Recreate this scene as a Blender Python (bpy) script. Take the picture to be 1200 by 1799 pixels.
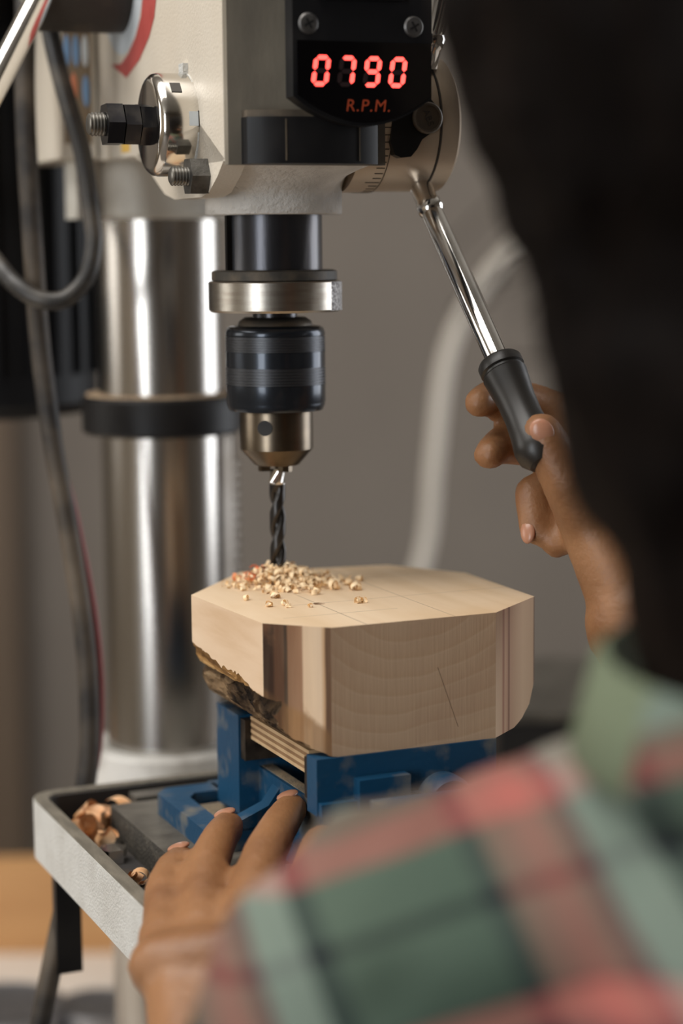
import bpy, bmesh, math, random
from mathutils import Vector, Matrix, noise, Euler

random.seed(7)
for o in list(bpy.data.objects):
    bpy.data.objects.remove(o, do_unlink=True)
SC = bpy.context.scene
COL = SC.collection
CAMZ = 1300.0            # camera height above the floor, mm; z values below are mm relative to the camera height

# ------------------------------------------------------------------ camera
F_PX, Y_H, ROLL = 3450.0, 430.0, math.radians(0.5)
PITCH = math.atan((899.5 - Y_H) / F_PX)
cam_d = bpy.data.cameras.new('camera')
cam = bpy.data.objects.new('camera', cam_d)
COL.objects.link(cam)
SC.camera = cam
cam_d.sensor_fit = 'VERTICAL'
cam_d.sensor_height = 36.0
cam_d.sensor_width = 24.0
cam_d.lens = 36.0 * F_PX / 1799.0
cam_d.clip_start = 0.01
cam_d.clip_end = 50
fw = Vector((0, math.cos(PITCH), -math.sin(PITCH)))
rt0 = Vector((1, 0, 0)); up0 = rt0.cross(fw)
rt = rt0 * math.cos(ROLL) - up0 * math.sin(ROLL)
up = rt0 * math.sin(ROLL) + up0 * math.cos(ROLL)
cam.matrix_world = Matrix(((rt.x, up.x, -fw.x, 0), (rt.y, up.y, -fw.y, 0), (rt.z, up.z, -fw.z, CAMZ / 1000), (0, 0, 0, 1)))
cam_d.dof.use_dof = True
cam_d.dof.focus_distance = 0.80
cam_d.dof.aperture_fstop = 3.7
cam_d.dof.aperture_blades = 9

# ------------------------------------------------------------------ world, lights, exposure
SC.view_settings.view_transform = 'Standard'
SC.view_settings.look = 'None'
SC.view_settings.gamma = 1.0
SC.view_settings.use_curve_mapping = False
SC.view_settings.exposure = 0.08
SC.cycles.caustics_reflective = False
SC.cycles.caustics_refractive = False
wd = bpy.data.worlds.new('world'); SC.world = wd; wd.use_nodes = True
wd.node_tree.nodes['Background'].inputs[0].default_value = (0.62, 0.72, 0.85, 1)
wd.node_tree.nodes['Background'].inputs[1].default_value = 0.6

def area_light(name, loc, target, sx, sy, power, col):
    l = bpy.data.lights.new(name, 'AREA'); l.shape = 'RECTANGLE'; l.size = sx; l.size_y = sy
    l.energy = power; l.color = col
    o = bpy.data.objects.new(name, l); COL.objects.link(o)
    o.location = loc
    d = Vector(target) - Vector(loc)
    o.rotation_euler = d.to_track_quat('-Z', 'Y').to_euler()
    return o

ROOM = dict(x0=-3.0, x1=1.9, y0=-2.4, y1=2.6, z1=2.7)
# daylight entering by the three windows of the room plus an unseen overhead lamp added to brighten the wood top
area_light('daylight_rear', (-2.0, ROOM['y0'] - 0.05, 1.50), (-2.0, 0, 1.50), 1.25, 2.1, 68, (0.94, 0.97, 1.0))
area_light('daylight_side', (ROOM['x1'] + 0.05, 1.75, 1.55), (0, 1.75, 1.55), 1.3, 1.5, 27, (0.94, 0.96, 1.0))
area_light('daylight_left', (ROOM['x0'] - 0.05, 0.9, 1.75), (0, 0.9, 1.75), 1.2, 1.3, 16, (1.0, 0.94, 0.85))
area_light('overhead_fill_light', (-0.95, 0.55, 2.63), (-0.95, 0.55, 0), 1.8, 1.0, 38, (1.0, 0.965, 0.92))

# ------------------------------------------------------------------ frames
class Frame:
    def __init__(s, a, o=(0, 0)):
        s.a = math.radians(a); s.o = Vector((o[0], o[1], 0))
        s.er = Vector((math.cos(s.a), math.sin(s.a), 0)); s.eb = Vector((-math.sin(s.a), math.cos(s.a), 0))
    def w(s, x, y, z):
        return (s.o + s.er * x + s.eb * y + Vector((0, 0, z)))
SPINDLE = (-27.9, 848.6)
H = Frame(20.5, SPINDLE)      # the drill press head
T = Frame(23.5, SPINDLE)      # the table, swivelled a little, with vise and block
C = Frame(0.0)                # the room

# ------------------------------------------------------------------ materials
def lin(r, g, b):
    f = lambda c: (c / 255 / 12.92) if c / 255 <= 0.04045 else (((c / 255) + 0.055) / 1.055) ** 2.4
    return (f(r), f(g), f(b), 1)

MATS = {}
def mat(name, col, rough=0.5, metal=0.0, col2=None, nscale=40.0, nlo=0.4, nhi=0.7, bump=0.0, bscale=300.0,
        coat=0.0, spec=0.5, stretch=(1, 1, 1), emit=None, estr=0.0, rvar=0.0, sss=0.0):
    if name in MATS: return MATS[name]
    m = bpy.data.materials.new(name); m.use_nodes = True
    nt = m.node_tree; p = nt.nodes['Principled BSDF']
    p.inputs['Base Color'].default_value = col
    p.inputs['Roughness'].default_value = rough
    p.inputs['Metallic'].default_value = metal
    p.inputs['Specular IOR Level'].default_value = spec
    p.inputs['Coat Weight'].default_value = coat
    if sss:
        p.inputs['Subsurface Weight'].default_value = sss
        p.inputs['Subsurface Radius'].default_value = (0.006, 0.002, 0.001)
        p.inputs['Subsurface Scale'].default_value = 1.0
    tc = nt.nodes.new('ShaderNodeTexCoord'); mp = nt.nodes.new('ShaderNodeMapping')
    mp.inputs['Scale'].default_value = stretch
    nt.links.new(tc.outputs['Object'], mp.inputs['Vector'])
    if col2 is not None:
        n = nt.nodes.new('ShaderNodeTexNoise'); n.inputs['Scale'].default_value = nscale; n.inputs['Detail'].default_value = 6
        r = nt.nodes.new('ShaderNodeValToRGB')
        r.color_ramp.elements[0].position = nlo; r.color_ramp.elements[0].color = col
        r.color_ramp.elements[1].position = nhi; r.color_ramp.elements[1].color = col2
        nt.links.new(mp.outputs[0], n.inputs['Vector']); nt.links.new(n.outputs['Fac'], r.inputs[0])
        nt.links.new(r.outputs[0], p.inputs['Base Color'])
        if rvar:
            mr = nt.nodes.new('ShaderNodeMapRange'); mr.inputs['To Min'].default_value = rough; mr.inputs['To Max'].default_value = rough + rvar
            mr.inputs['From Min'].default_value = nlo; mr.inputs['From Max'].default_value = nhi
            nt.links.new(n.outputs['Fac'], mr.inputs['Value']); nt.links.new(mr.outputs[0], p.inputs['Roughness'])
    if bump:
        n2 = nt.nodes.new('ShaderNodeTexNoise'); n2.inputs['Scale'].default_value = bscale; n2.inputs['Detail'].default_value = 4
        b = nt.nodes.new('ShaderNodeBump'); b.inputs['Strength'].default_value = bump; b.inputs['Distance'].default_value = 0.001
        nt.links.new(mp.outputs[0], n2.inputs['Vector']); nt.links.new(n2.outputs['Fac'], b.inputs['Height'])
        nt.links.new(b.outputs[0], p.inputs['Normal'])
    if emit is not None:
        p.inputs['Emission Color'].default_value = emit; p.inputs['Emission Strength'].default_value = estr
    MATS[name] = m
    return m

cream = mat('cream_enamel', lin(214, 205, 190), 0.42, col2=lin(204, 192, 174), nscale=9, bump=0.25, bscale=700)
cream_dirty = mat('cream_cast_dirty', lin(206, 202, 192), 0.55, col2=lin(150, 142, 130), nscale=26, nlo=0.45, nhi=0.8, bump=0.5, bscale=420)
casting_rough = mat('grey_white_casting', lin(216, 213, 207), 0.6, col2=lin(150, 144, 135), nscale=34, nlo=0.42, nhi=0.74, bump=1.0, bscale=480)
dusty_grey = mat('dusty_grey_cover', lin(104, 98, 88), 0.55, col2=lin(134, 126, 112), nscale=28, nlo=0.38, nhi=0.7, bump=0.15, stretch=(1, 1, 0.5))
blackp = mat('black_plastic', lin(22, 22, 24), 0.4, spec=0.3, col2=lin(40, 38, 37), nscale=30, nlo=0.5, nhi=0.9, rvar=0.2)
blackp_matt = mat('black_plastic_matt', lin(17, 16, 17), 0.45, spec=0.3, col2=lin(34, 31, 28), nscale=24, nlo=0.5, nhi=0.8, rvar=0.2)
dust_rim = mat('dust_on_black_rim', lin(70, 62, 52), 0.7, col2=lin(110, 97, 80), nscale=70, nlo=0.35, nhi=0.7)
glassblk = mat('black_display_window', lin(10, 8, 9), 0.12, coat=0.3)
chrome = mat('chrome', (0.80, 0.78, 0.75, 1), 0.10, 1.0, bump=0.03, bscale=60)
chrome_worn = mat('worn_chrome', (0.74, 0.71, 0.66, 1), 0.13, 1.0, col2=(0.55, 0.50, 0.44, 1), nscale=14, nlo=0.5, nhi=0.8, rvar=0.14)
steel_col = mat('polished_column_steel', (0.47, 0.455, 0.43, 1), 0.20, 1.0, col2=(0.38, 0.34, 0.30, 1), nscale=7, nlo=0.40, nhi=0.75, stretch=(1, 1, 0.25), rvar=0.10)
steel_brush = mat('brushed_collar_steel', (0.42, 0.39, 0.345, 1), 0.30, 1.0, col2=(0.33, 0.295, 0.25, 1), nscale=60, stretch=(1, 1, 6), bump=0.06, bscale=900)
steel_lug = mat('rough_sparkling_steel', (0.60, 0.59, 0.58, 1), 0.38, 1.0, col2=(0.18, 0.17, 0.17, 1), nscale=900, nlo=0.35, nhi=0.6, bump=1.0, bscale=1200)
blackox = mat('black_oxide_steel', (0.045, 0.047, 0.055, 1), 0.27, 0.75, col2=(0.09, 0.085, 0.085, 1), nscale=50, stretch=(1, 1, 0.15), bump=0.03, bscale=800)
chuckblk = mat('blued_chuck_steel', (0.030, 0.036, 0.046, 1), 0.24, 0.7, coat=0.2)
chuckring = mat('knurled_chuck_band', (0.085, 0.088, 0.095, 1), 0.38, 0.8)
bronze = mat('burnished_chuck_body', (0.135, 0.110, 0.082, 1), 0.30, 1.0, col2=(0.175, 0.14, 0.10, 1), nscale=30, stretch=(1, 1, 4))
hexblk = mat('black_hex_nut', (0.035, 0.035, 0.040, 1), 0.22, 0.85, col2=(0.10, 0.095, 0.09, 1), nscale=110, nlo=0.5, nhi=0.85)
hexgrey = mat('grey_hex_nut', (0.13, 0.125, 0.115, 1), 0.45, 0.8, col2=(0.07, 0.066, 0.06, 1), nscale=160, bump=0.2, bscale=900)
thread = mat('oiled_thread', (0.21, 0.20, 0.18, 1), 0.35, 0.9)
castiron = mat('machined_cast_iron', lin(108, 103, 94), 0.5, 0.25, col2=lin(80, 75, 68), nscale=70, bump=0.2, bscale=500)
castiron_side = mat('dark_cast_iron', lin(64, 60, 54), 0.75, col2=lin(96, 90, 80), nscale=220, nlo=0.45, nhi=0.75, bump=0.8, bscale=700)
rimworn = mat('worn_table_rim', lin(104, 98, 87), 0.6, col2=lin(128, 121, 108), nscale=60, stretch=(4, 1, 1), bump=0.25, bscale=500)
tray_dark = mat('dark_tray_floor', lin(52, 49, 48), 0.7, col2=lin(86, 70, 52), nscale=60, nlo=0.5, nhi=0.8)
tablewhite = mat('white_cast_paint', lin(206, 205, 200), 0.6, col2=lin(194, 192, 186), nscale=60, bump=0.8, bscale=900)
viseblue = mat('blue_vise_paint', lin(17, 66, 97), 0.42, col2=lin(140, 130, 108), nscale=48, nlo=0.52, nhi=0.80, bump=0.2, bscale=300, rvar=0.3)
visedust = mat('dusty_vise_bed', lin(148, 130, 104), 0.85, col2=lin(96, 92, 84), nscale=110, bump=0.6, bscale=900)
jawplate = mat('dark_jaw_plate', lin(40, 34, 30), 0.5, 0.5, col2=lin(74, 64, 54), nscale=150)
redseg = mat('lit_red_segment', (0.9, 0.05, 0.04, 1), 0.4, emit=(1.0, 0.075, 0.06, 1), estr=3.2)
dimseg = mat('unlit_segment', lin(44, 30, 31), 0.4)
orangetxt = mat('dull_orange_print', lin(166, 66, 34), 0.5)
darkprint = mat('dark_print', lin(46, 38, 30), 0.6)
reddecal = mat('faded_red_decal', lin(176, 78, 72), 0.5, col2=lin(160, 66, 60), nscale=60)
palelabel = mat('pale_blue_grey_label', lin(196, 202, 206), 0.45)
labelbrown = mat('chart_label_brown', lin(128, 110, 88), 0.5)
labelblue = mat('chart_label_blue', lin(120, 154, 190), 0.5)
labelwhite = mat('chart_label_white', lin(214, 220, 224), 0.5)
labelorange = mat('chart_label_orange', lin(214, 132, 96), 0.5)
labelyellow = mat('warning_label_yellow', lin(216, 174, 84), 0.5)
hubtan = mat('satin_tan_hub', (0.56, 0.47, 0.37, 1), 0.34, 0.55, col2=(0.50, 0.40, 0.30, 1), nscale=12)
rubber = mat('cable_rubber', lin(44, 42, 40), 0.42, col2=lin(92, 84, 74), nscale=50, nlo=0.5, nhi=0.8)
rubber_dusty = mat('dusty_cable_rubber', lin(40, 37, 35), 0.55, spec=0.3, col2=lin(104, 92, 78), nscale=22, nlo=0.42, nhi=0.75)
redstripe = mat('red_cable_jacket', lin(142, 58, 56), 0.45)
whitecable = mat('white_cable', lin(208, 200, 188), 0.5)
motorblk = mat('motor_black', lin(13, 13, 15), 0.5, spec=0.2, col2=lin(20, 19, 19), nscale=12)
motorend = mat('motor_end_grey', lin(96, 92, 80), 0.5, col2=lin(74, 70, 64), nscale=18)
skin = mat('skin', lin(150, 106, 70), 0.48, col2=lin(124, 83, 52), nscale=38, nlo=0.42, nhi=0.72, bump=0.35, bscale=420, sss=0.12)
nail = mat('fingernail', lin(176, 126, 100), 0.28, sss=0.1)
hairm = mat('dark_brown_hair', lin(10, 6, 5), 0.65, spec=0.06, col2=lin(20, 13, 9), nscale=60, stretch=(1, 1, 0.2), bump=0.6, bscale=260)
denim = mat('dark_denim', lin(44, 50, 66), 0.8, col2=lin(58, 66, 84), nscale=500)
shoe_m = mat('brown_shoe_leather', lin(70, 48, 34), 0.5, col2=lin(54, 36, 26), nscale=60)
sage = mat('sage_collar_cloth', lin(116, 125, 103), 0.85, spec=0.1, col2=lin(102, 112, 90), nscale=500, bump=0.3, bscale=1200)
wallm = mat('grey_wall_plaster', lin(124, 115, 105), 0.85, col2=lin(114, 105, 96), nscale=2.0, bump=0.1, bscale=60)
wall_warm = mat('warm_wall_plaster', lin(150, 134, 112), 0.85, col2=lin(136, 122, 102), nscale=2.0)
ceilm = mat('ceiling_white', lin(176, 170, 160), 0.9, col2=lin(166, 160, 150), nscale=3)
floorm = mat('concrete_floor', lin(120, 112, 104), 0.7, col2=lin(98, 92, 86), nscale=5, bump=0.2, bscale=80)
winframe = mat('window_frame_white', lin(222, 220, 214), 0.5, col2=lin(210, 208, 200), nscale=20)
postwood = mat('brown_post_wood', lin(96, 80, 64), 0.7, col2=lin(80, 66, 52), nscale=14, stretch=(1, 1, 0.1))
boardwood = mat('tan_board_wood', lin(198, 150, 98), 0.6, col2=lin(176, 128, 80), nscale=16, stretch=(0.2, 1, 1))
benchtop = mat('pale_bench_laminate', lin(224, 214, 202), 0.5, col2=lin(208, 198, 186), nscale=8)
tinm = mat('grey_tin', (0.40, 0.40, 0.42, 1), 0.35, 0.9, col2=(0.26, 0.25, 0.26, 1), nscale=10)
darktin = mat('dark_grey_tin', lin(72, 72, 80), 0.4, 0.3, col2=lin(54, 54, 62), nscale=14)
tool_blk = mat('toolbox_black', lin(24, 22, 21), 0.6, col2=lin(36, 32, 30), nscale=20)
chipm = mat('pale_wood_chip', lin(250, 226, 188), 0.7, col2=lin(236, 200, 150), nscale=300, nlo=0.4, nhi=0.65)
chip_redlit = mat('red_lit_wood_chip', lin(232, 140, 92), 0.7, col2=lin(224, 160, 112), nscale=300)  # orange tint puts red light falling on the chips into their colour
shavm = mat('amber_wood_shaving', lin(216, 158, 104), 0.6, col2=lin(238, 204, 168), nscale=60, nlo=0.4, nhi=0.62)

def nodes_mat(name, rough=0.6):
    m = bpy.data.materials.new(name); m.use_nodes = True
    nt = m.node_tree; p = nt.nodes['Principled BSDF']; p.inputs['Roughness'].default_value = rough; p.inputs['Specular IOR Level'].default_value = 0.15
    tc = nt.nodes.new('ShaderNodeTexCoord'); sp = nt.nodes.new('ShaderNodeSeparateXYZ')
    nt.links.new(tc.outputs['Object'], sp.inputs[0])
    return m, nt, p, tc, sp
def mth(nt, op, a, b=None, c=None):
    n = nt.nodes.new('ShaderNodeMath'); n.operation = op
    for i, v in enumerate((a, b, c)):
        if v is None: continue
        if isinstance(v, (int, float)): n.inputs[i].default_value = v
        else: nt.links.new(v, n.inputs[i])
    return n.outputs[0]
def ramp(nt, fac, stops, interp='LINEAR'):
    r = nt.nodes.new('ShaderNodeValToRGB'); r.color_ramp.interpolation = interp
    e = r.color_ramp.elements
    e[0].position, e[0].color = stops[0]; e[1].position, e[1].color = stops[-1]
    for pos, colr in stops[1:-1]:
        x = e.new(pos); x.color = colr
    nt.links.new(fac, r.inputs[0]); return r.outputs[0]
def mixc(nt, fac, a, b, mode='MIX'):
    n = nt.nodes.new('ShaderNodeMix'); n.data_type = 'RGBA'; n.blend_type = mode
    if isinstance(fac, (int, float)): n.inputs['Factor'].default_value = fac
    else: nt.links.new(fac, n.inputs['Factor'])
    for k, v in (('A', a), ('B', b)):
        s = [i for i in n.inputs if i.name == k and i.type == 'RGBA'][0]
        if isinstance(v, tuple): s.default_value = v
        else: nt.links.new(v, s)
    return [o for o in n.outputs if o.type == 'RGBA'][0]
def nz(nt, vec, scale, detail=4, stretch=None, dist=0.0):
    n = nt.nodes.new('ShaderNodeTexNoise'); n.inputs['Scale'].default_value = scale; n.inputs['Detail'].default_value = detail
    n.inputs['Distortion'].default_value = dist
    if stretch:
        mp = nt.nodes.new('ShaderNodeMapping'); mp.inputs['Scale'].default_value = stretch
        nt.links.new(vec, mp.inputs['Vector']); vec = mp.outputs[0]
    nt.links.new(vec, n.inputs['Vector']); return n.outputs['Fac']
def bumpn(nt, p, h, s=0.3, d=0.001):
    b = nt.nodes.new('ShaderNodeBump'); b.inputs['Strength'].default_value = s; b.inputs['Distance'].default_value = d
    nt.links.new(h, b.inputs['Height']); nt.links.new(b.outputs[0], p.inputs['Normal'])

# ------------------------------------------------------------------ mesh builder
ORG = {}
def align(origin, d, x=None):
    z = Vector(d).normalized()
    xx = Vector(x) if x is not None else (Vector((0, 0, 1)) if abs(z.z) < 0.9 else Vector((1, 0, 0)))
    xx = (xx - z * xx.dot(z)).normalized(); yy = z.cross(xx)
    o = Vector(origin)
    return Matrix(((xx.x, yy.x, z.x, o.x), (xx.y, yy.y, z.y, o.y), (xx.z, yy.z, z.z, o.z), (0, 0, 0, 1)))

class MB:
    def __init__(s): s.bm = bmesh.new()
    def _fin(s, vs, fs, bev, seg, M, mi, ang=25):
        for f in fs: f.material_index = mi
        if bev:
            es = set()
            for f in fs:
                for e in f.edges: es.add(e)
            es = [e for e in es if len(e.link_faces) == 2 and e.calc_face_angle(0) > math.radians(ang)]
            r = bmesh.ops.bevel(s.bm, geom=es, offset=bev, segments=seg, affect='EDGES', profile=0.5, clamp_overlap=True)
            vs = set(vs) | set(r['verts'])
            vs = [v for v in vs if v.is_valid]
            for f in r['faces']: f.material_index = mi
        if M is not None:
            for v in set(vs): v.co = M @ v.co
    def box(s, x0, x1, y0, y1, z0, z1, bev=0, seg=2, M=None, mi=0):
        P = [(x0, y0, z0), (x1, y0, z0), (x1, y1, z0), (x0, y1, z0), (x0, y0, z1), (x1, y0, z1), (x1, y1, z1), (x0, y1, z1)]
        v = [s.bm.verts.new(p) for p in P]
        fs = [s.bm.faces.new([v[i] for i in q]) for q in ((0, 3, 2, 1), (4, 5, 6, 7), (0, 1, 5, 4), (1, 2, 6, 5), (2, 3, 7, 6), (3, 0, 4, 7))]
        s._fin(v, fs, bev, seg, M, mi); return s
    def prism(s, pts, z0, z1, bev=0, seg=2, M=None, mi=0, mitop=None):
        a = sum(pts[i][0] * pts[(i + 1) % len(pts)][1] - pts[(i + 1) % len(pts)][0] * pts[i][1] for i in range(len(pts)))
        if a < 0: pts = pts[::-1]
        lo = [s.bm.verts.new((p[0], p[1], z0)) for p in pts]; hi = [s.bm.verts.new((p[0], p[1], z1)) for p in pts]
        n = len(pts)
        fs = [s.bm.faces.new(lo[::-1]), s.bm.faces.new(hi)]
        fs += [s.bm.faces.new((lo[i], lo[(i + 1) % n], hi[(i + 1) % n], hi[i])) for i in range(n)]
        s._fin(lo + hi, fs, bev, seg, M, mi, 40)
        if mitop is not None and fs[1].is_valid: fs[1].material_index = mitop
        return s
    def ring(s, outer, inner, z0, z1, M=None, mi=0, mitop=None):
        n = len(outer); V = []
        for pts, z in ((outer, z0), (outer, z1), (inner, z1), (inner, z0)):
            V.append([s.bm.verts.new((p[0], p[1], z)) for p in pts])
        for k in range(4):
            for i in range(n):
                f = s.bm.faces.new((V[k][i], V[k][(i + 1) % n], V[(k + 1) % 4][(i + 1) % n], V[(k + 1) % 4][i]))
                f.material_index = mitop if (k == 1 and mitop is not None) else mi
        if M is not None:
            for r in V:
                for v in r: v.co = M @ v.co
        return s
    def lathe(s, prof, seg=48, M=None, mi=0, a0=0.0):
        rings = []; allv = []
        for r, z in prof:
            if r <= 1e-6: rr = [s.bm.verts.new((0, 0, z))]
            else: rr = [s.bm.verts.new((r * math.cos(a0 + 2 * math.pi * i / seg), r * math.sin(a0 + 2 * math.pi * i / seg), z)) for i in range(seg)]
            rings.append(rr); allv += rr
        for a, b in zip(rings[:-1], rings[1:]):
            for i in range(seg):
                j = (i + 1) % seg
                q = [a[i % len(a)], a[j % len(a)], b[j % len(b)], b[i % len(b)]]
                u = []
                for x in q:
                    if x not in u: u.append(x)
                if len(u) > 2:
                    f = s.bm.faces.new(u); f.material_index = mi
        for rr, flip in ((rings[0], True), (rings[-1], False)):
            if len(rr) > 2:
                f = s.bm.faces.new(rr[::-1] if flip else rr); f.material_index = mi
        if M is not None:
            for v in allv: v.co = M @ v.co
        return s
    def tube(s, pts, rad, seg=12, mi=0, cap=True):
        pts = [Vector(p) for p in pts]; n = len(pts)
        rs = rad if isinstance(rad, (list, tuple)) else [rad] * n
        t0 = (pts[1] - pts[0]).normalized()
        nrm = Vector((0, 0, 1)) if abs(t0.z) < 0.9 else Vector((1, 0, 0))
        nrm = (nrm - t0 * nrm.dot(t0)).normalized(); rings = []
        for i, p in enumerate(pts):
            t = (pts[min(i + 1, n - 1)] - pts[max(i - 1, 0)]).normalized()
            nrm = (nrm - t * nrm.dot(t)).normalized(); b = t.cross(nrm)
            rings.append([s.bm.verts.new(p + (nrm * math.cos(2 * math.pi * k / seg) + b * math.sin(2 * math.pi * k / seg)) * rs[i]) for k in range(seg)])
        for a, b in zip(rings[:-1], rings[1:]):
            for k in range(seg):
                f = s.bm.faces.new((a[k], a[(k + 1) % seg], b[(k + 1) % seg], b[k])); f.material_index = mi
        if cap:
            s.bm.faces.new(rings[0][::-1]).material_index = mi; s.bm.faces.new(rings[-1]).material_index = mi
        return s
    def ell(s, c, r, M=None, u=16, v=10, mi=0):
        prof = [(math.sin(math.pi * k / v), -math.cos(math.pi * k / v)) for k in range(v + 1)]
        prof[0] = (0, -1); prof[-1] = (0, 1)
        if not isinstance(r, (tuple, list)): r = (r, r, r)
        S = Matrix.Translation(Vector(c)) @ (M if M is not None else Matrix.Identity(4)) @ Matrix.Diagonal((r[0], r[1], r[2], 1))
        return s.lathe(prof, u, S, mi)
    def build(s, name, m, parent=None, frame=H, org=(0, 0, 0), smooth=35, normals=True):
        if parent is not None: org = ORG[parent.name]
        o0 = Vector(org)
        for v in s.bm.verts: v.co = (v.co - o0) * 0.001
        if normals: bmesh.ops.recalc_face_normals(s.bm, faces=s.bm.faces)
        me = bpy.data.meshes.new(name); s.bm.to_mesh(me); s.bm.free()
        for x in (m if isinstance(m, (list, tuple)) else [m]): me.materials.append(x)
        me.shade_smooth()
        if smooth is not None and smooth < 180: me.set_sharp_from_angle(angle=math.radians(smooth))
        o = bpy.data.objects.new(name, me); COL.objects.link(o)
        if parent is not None:
            o.parent = parent
        else:
            w = frame.w(*org); o.location = (w.x / 1000, w.y / 1000, (w.z + CAMZ) / 1000); o.rotation_euler = (0, 0, frame.a)
        ORG[o.name] = org
        return o

def tag(o, label=None, cat=None, group=None, kind=None):
    if label: o['label'] = label
    if cat: o['category'] = cat
    if group: o['group'] = group
    if kind: o['kind'] = kind
    return o
def thing(name, label, cat, frame, org, group=None):
    o = bpy.data.objects.new(name, None); COL.objects.link(o)
    w = frame.w(*org); o.location = (w.x / 1000, w.y / 1000, (w.z + CAMZ) / 1000); o.rotation_euler = (0, 0, frame.a)
    o.empty_display_size = 0.03
    ORG[o.name] = org
    return tag(o, label, cat, group)
def rrect(x0, x1, y0, y1, r, n=6):
    P = []
    for cx, cy, a in ((x1 - r, y0 + r, -90), (x1 - r, y1 - r, 0), (x0 + r, y1 - r, 90), (x0 + r, y0 + r, 180)):
        for k in range(n + 1):
            t = math.radians(a + 90 * k / n); P.append((cx + r * math.cos(t), cy + r * math.sin(t)))
    return P
def spline(pts, n=10):
    P = [Vector(p) for p in pts]; out = []
    for i in range(len(P) - 1):
        p0 = P[max(i - 1, 0)]; p1 = P[i]; p2 = P[i + 1]; p3 = P[min(i + 2, len(P) - 1)]
        for k in range(n):
            t = k / n
            out.append(0.5 * ((2 * p1) + (p2 - p0) * t + (2 * p0 - 5 * p1 + 4 * p2 - p3) * t * t + (3 * p1 - p0 - 3 * p2 + p3) * t ** 3))
    out.append(P[-1]); return out
def text_mesh(name, body, size, M, m, parent, ext=0.15, shear=0.0, space=1.0, align_x='CENTER'):
    cu = bpy.data.curves.new(name, 'FONT'); cu.body = body; cu.size = size; cu.extrude = ext; cu.shear = shear
    cu.align_x = align_x; cu.align_y = 'CENTER'; cu.space_character = space
    t = bpy.data.objects.new('tmp_text', cu); COL.objects.link(t)
    dg = bpy.context.evaluated_depsgraph_get(); me = bpy.data.meshes.new_from_object(t.evaluated_get(dg))
    bpy.data.objects.remove(t, do_unlink=True); bpy.data.curves.remove(cu)
    o0 = Vector(ORG[parent.name])
    for v in me.vertices: v.co = (M @ v.co - o0) * 0.001
    me.materials.clear(); me.materials.append(m); me.name = name
    o = bpy.data.objects.new(name, me); COL.objects.link(o); o.parent = parent; ORG[o.name] = ORG[parent.name]
    return o
def hexprof(b, r, x0, x1, M, bev=0.8, mi=0):
    pts = [(r * math.cos(math.radians(60 * k)), r * math.sin(math.radians(60 * k))) for k in range(6)]
    return b.prism(pts, x0, x1, bev, 2, M, mi)
def thread_prof(r, z0, z1, pitch=1.4, d=0.55):
    P = [(0, z0), (r - d, z0)]; z = z0
    while z < z1 - pitch:
        P += [(r - d, z + 0.1 * pitch), (r, z + 0.4 * pitch), (r, z + 0.6 * pitch), (r - d, z + 0.95 * pitch)]; z += pitch
    P += [(r - d, z1 - 0.5), (r - d - 0.8, z1), (0, z1)]
    return P

# ------------------------------------------------------------------ the room
def structure(o): return tag(o, kind='structure')
x0, x1, y0, y1, zc = [v * 1000 for v in (ROOM['x0'], ROOM['x1'], ROOM['y0'], ROOM['y1'], ROOM['z1'])]
zf = -CAMZ; zt = zc - CAMZ
structure(MB().box(x0 - 100, x1 + 100, y0 - 100, y1 + 100, zf - 80, zf).build('floor', floorm, frame=C, org=(0, 0, zf)))
structure(MB().box(x0 - 100, x1 + 100, y0 - 100, y1 + 100, zt, zt + 80).build('ceiling', ceilm, frame=C, org=(0, 0, zt)))
structure(MB().box(x0 - 100, x1 + 100, y1, y1 + 100, zf, zt).build('wall_back', wallm, frame=C, org=(0, y1, zf)))
def wall_hole(name, m, axis, c0, c1, a0, a1, h0, h1, s0, s1):
    # a wall slab between c0..c1 on the given axis, spanning s0..s1, with an opening a0..a1 / h0..h1
    b = MB()
    for (p, q, u, v) in ((s0, a0, zf, zt), (a1, s1, zf, zt), (a0, a1, zf, h0), (a0, a1, h1, zt)):
        if axis == 'x': b.box(c0, c1, p, q, u, v)
        else: b.box(p, q, c0, c1, u, v)
    org = ((c0 + c1) / 2, (s0 + s1) / 2, zf) if axis == 'x' else ((s0 + s1) / 2, (c0 + c1) / 2, zf)
    return structure(b.build(name, m, frame=C, org=org))
wall_hole('wall_rear', wallm, 'y', y0 - 100, y0, -2625, -1375, -850, 1250, x0, x1)
wall_hole('wall_right', wallm, 'x', x1, x1 + 100, 1100, 2400, -500, 1000, y0, y1)
wall_hole('wall_left', wall_warm, 'x', x0 - 100, x0, 300, 1500, -200, 1100, y0, y1)
def window(name, axis, c, a0, a1, h0, h1, inward):
    e = thing(name, None, None, C, ((c, (a0 + a1) / 2, h0) if axis == 'x' else ((a0 + a1) / 2, c, h0))); tag(e, kind='structure')
    def bar(p, q, u, v, nm):
        b = MB()
        if axis == 'x': b.box(c - 25, c + 25, p, q, u, v, 4)
        else: b.box(p, q, c - 25, c + 25, u, v, 4)
        b.build(nm, winframe, e)
    for p, q, u, v in ((a0, a0 + 50, h0, h1), (a1 - 50, a1, h0, h1), (a0, a1, h0, h0 + 50), (a0, a1, h1 - 50, h1)): bar(p, q, u, v, 'window_frame')
    am = (a0 + a1) / 2; bar(am - 20, am + 20, h0, h1, 'mullion')
window('window_1', 'y', y0 - 20, -2625, -1375, -850, 1250, 1)
window('window_2', 'x', x1 + 20, 1100, 2400, -500, 1000, -1)
window('window_3', 'x', x0 - 20, 300, 1500, -200, 1100, 1)
lamp = thing('overhead_fill_panel', 'flat white lamp panel added overhead, out of view, to brighten the block', 'lamp', C, (-950, 550, zt))  # unseen panel, added to go with the overhead fill light
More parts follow.
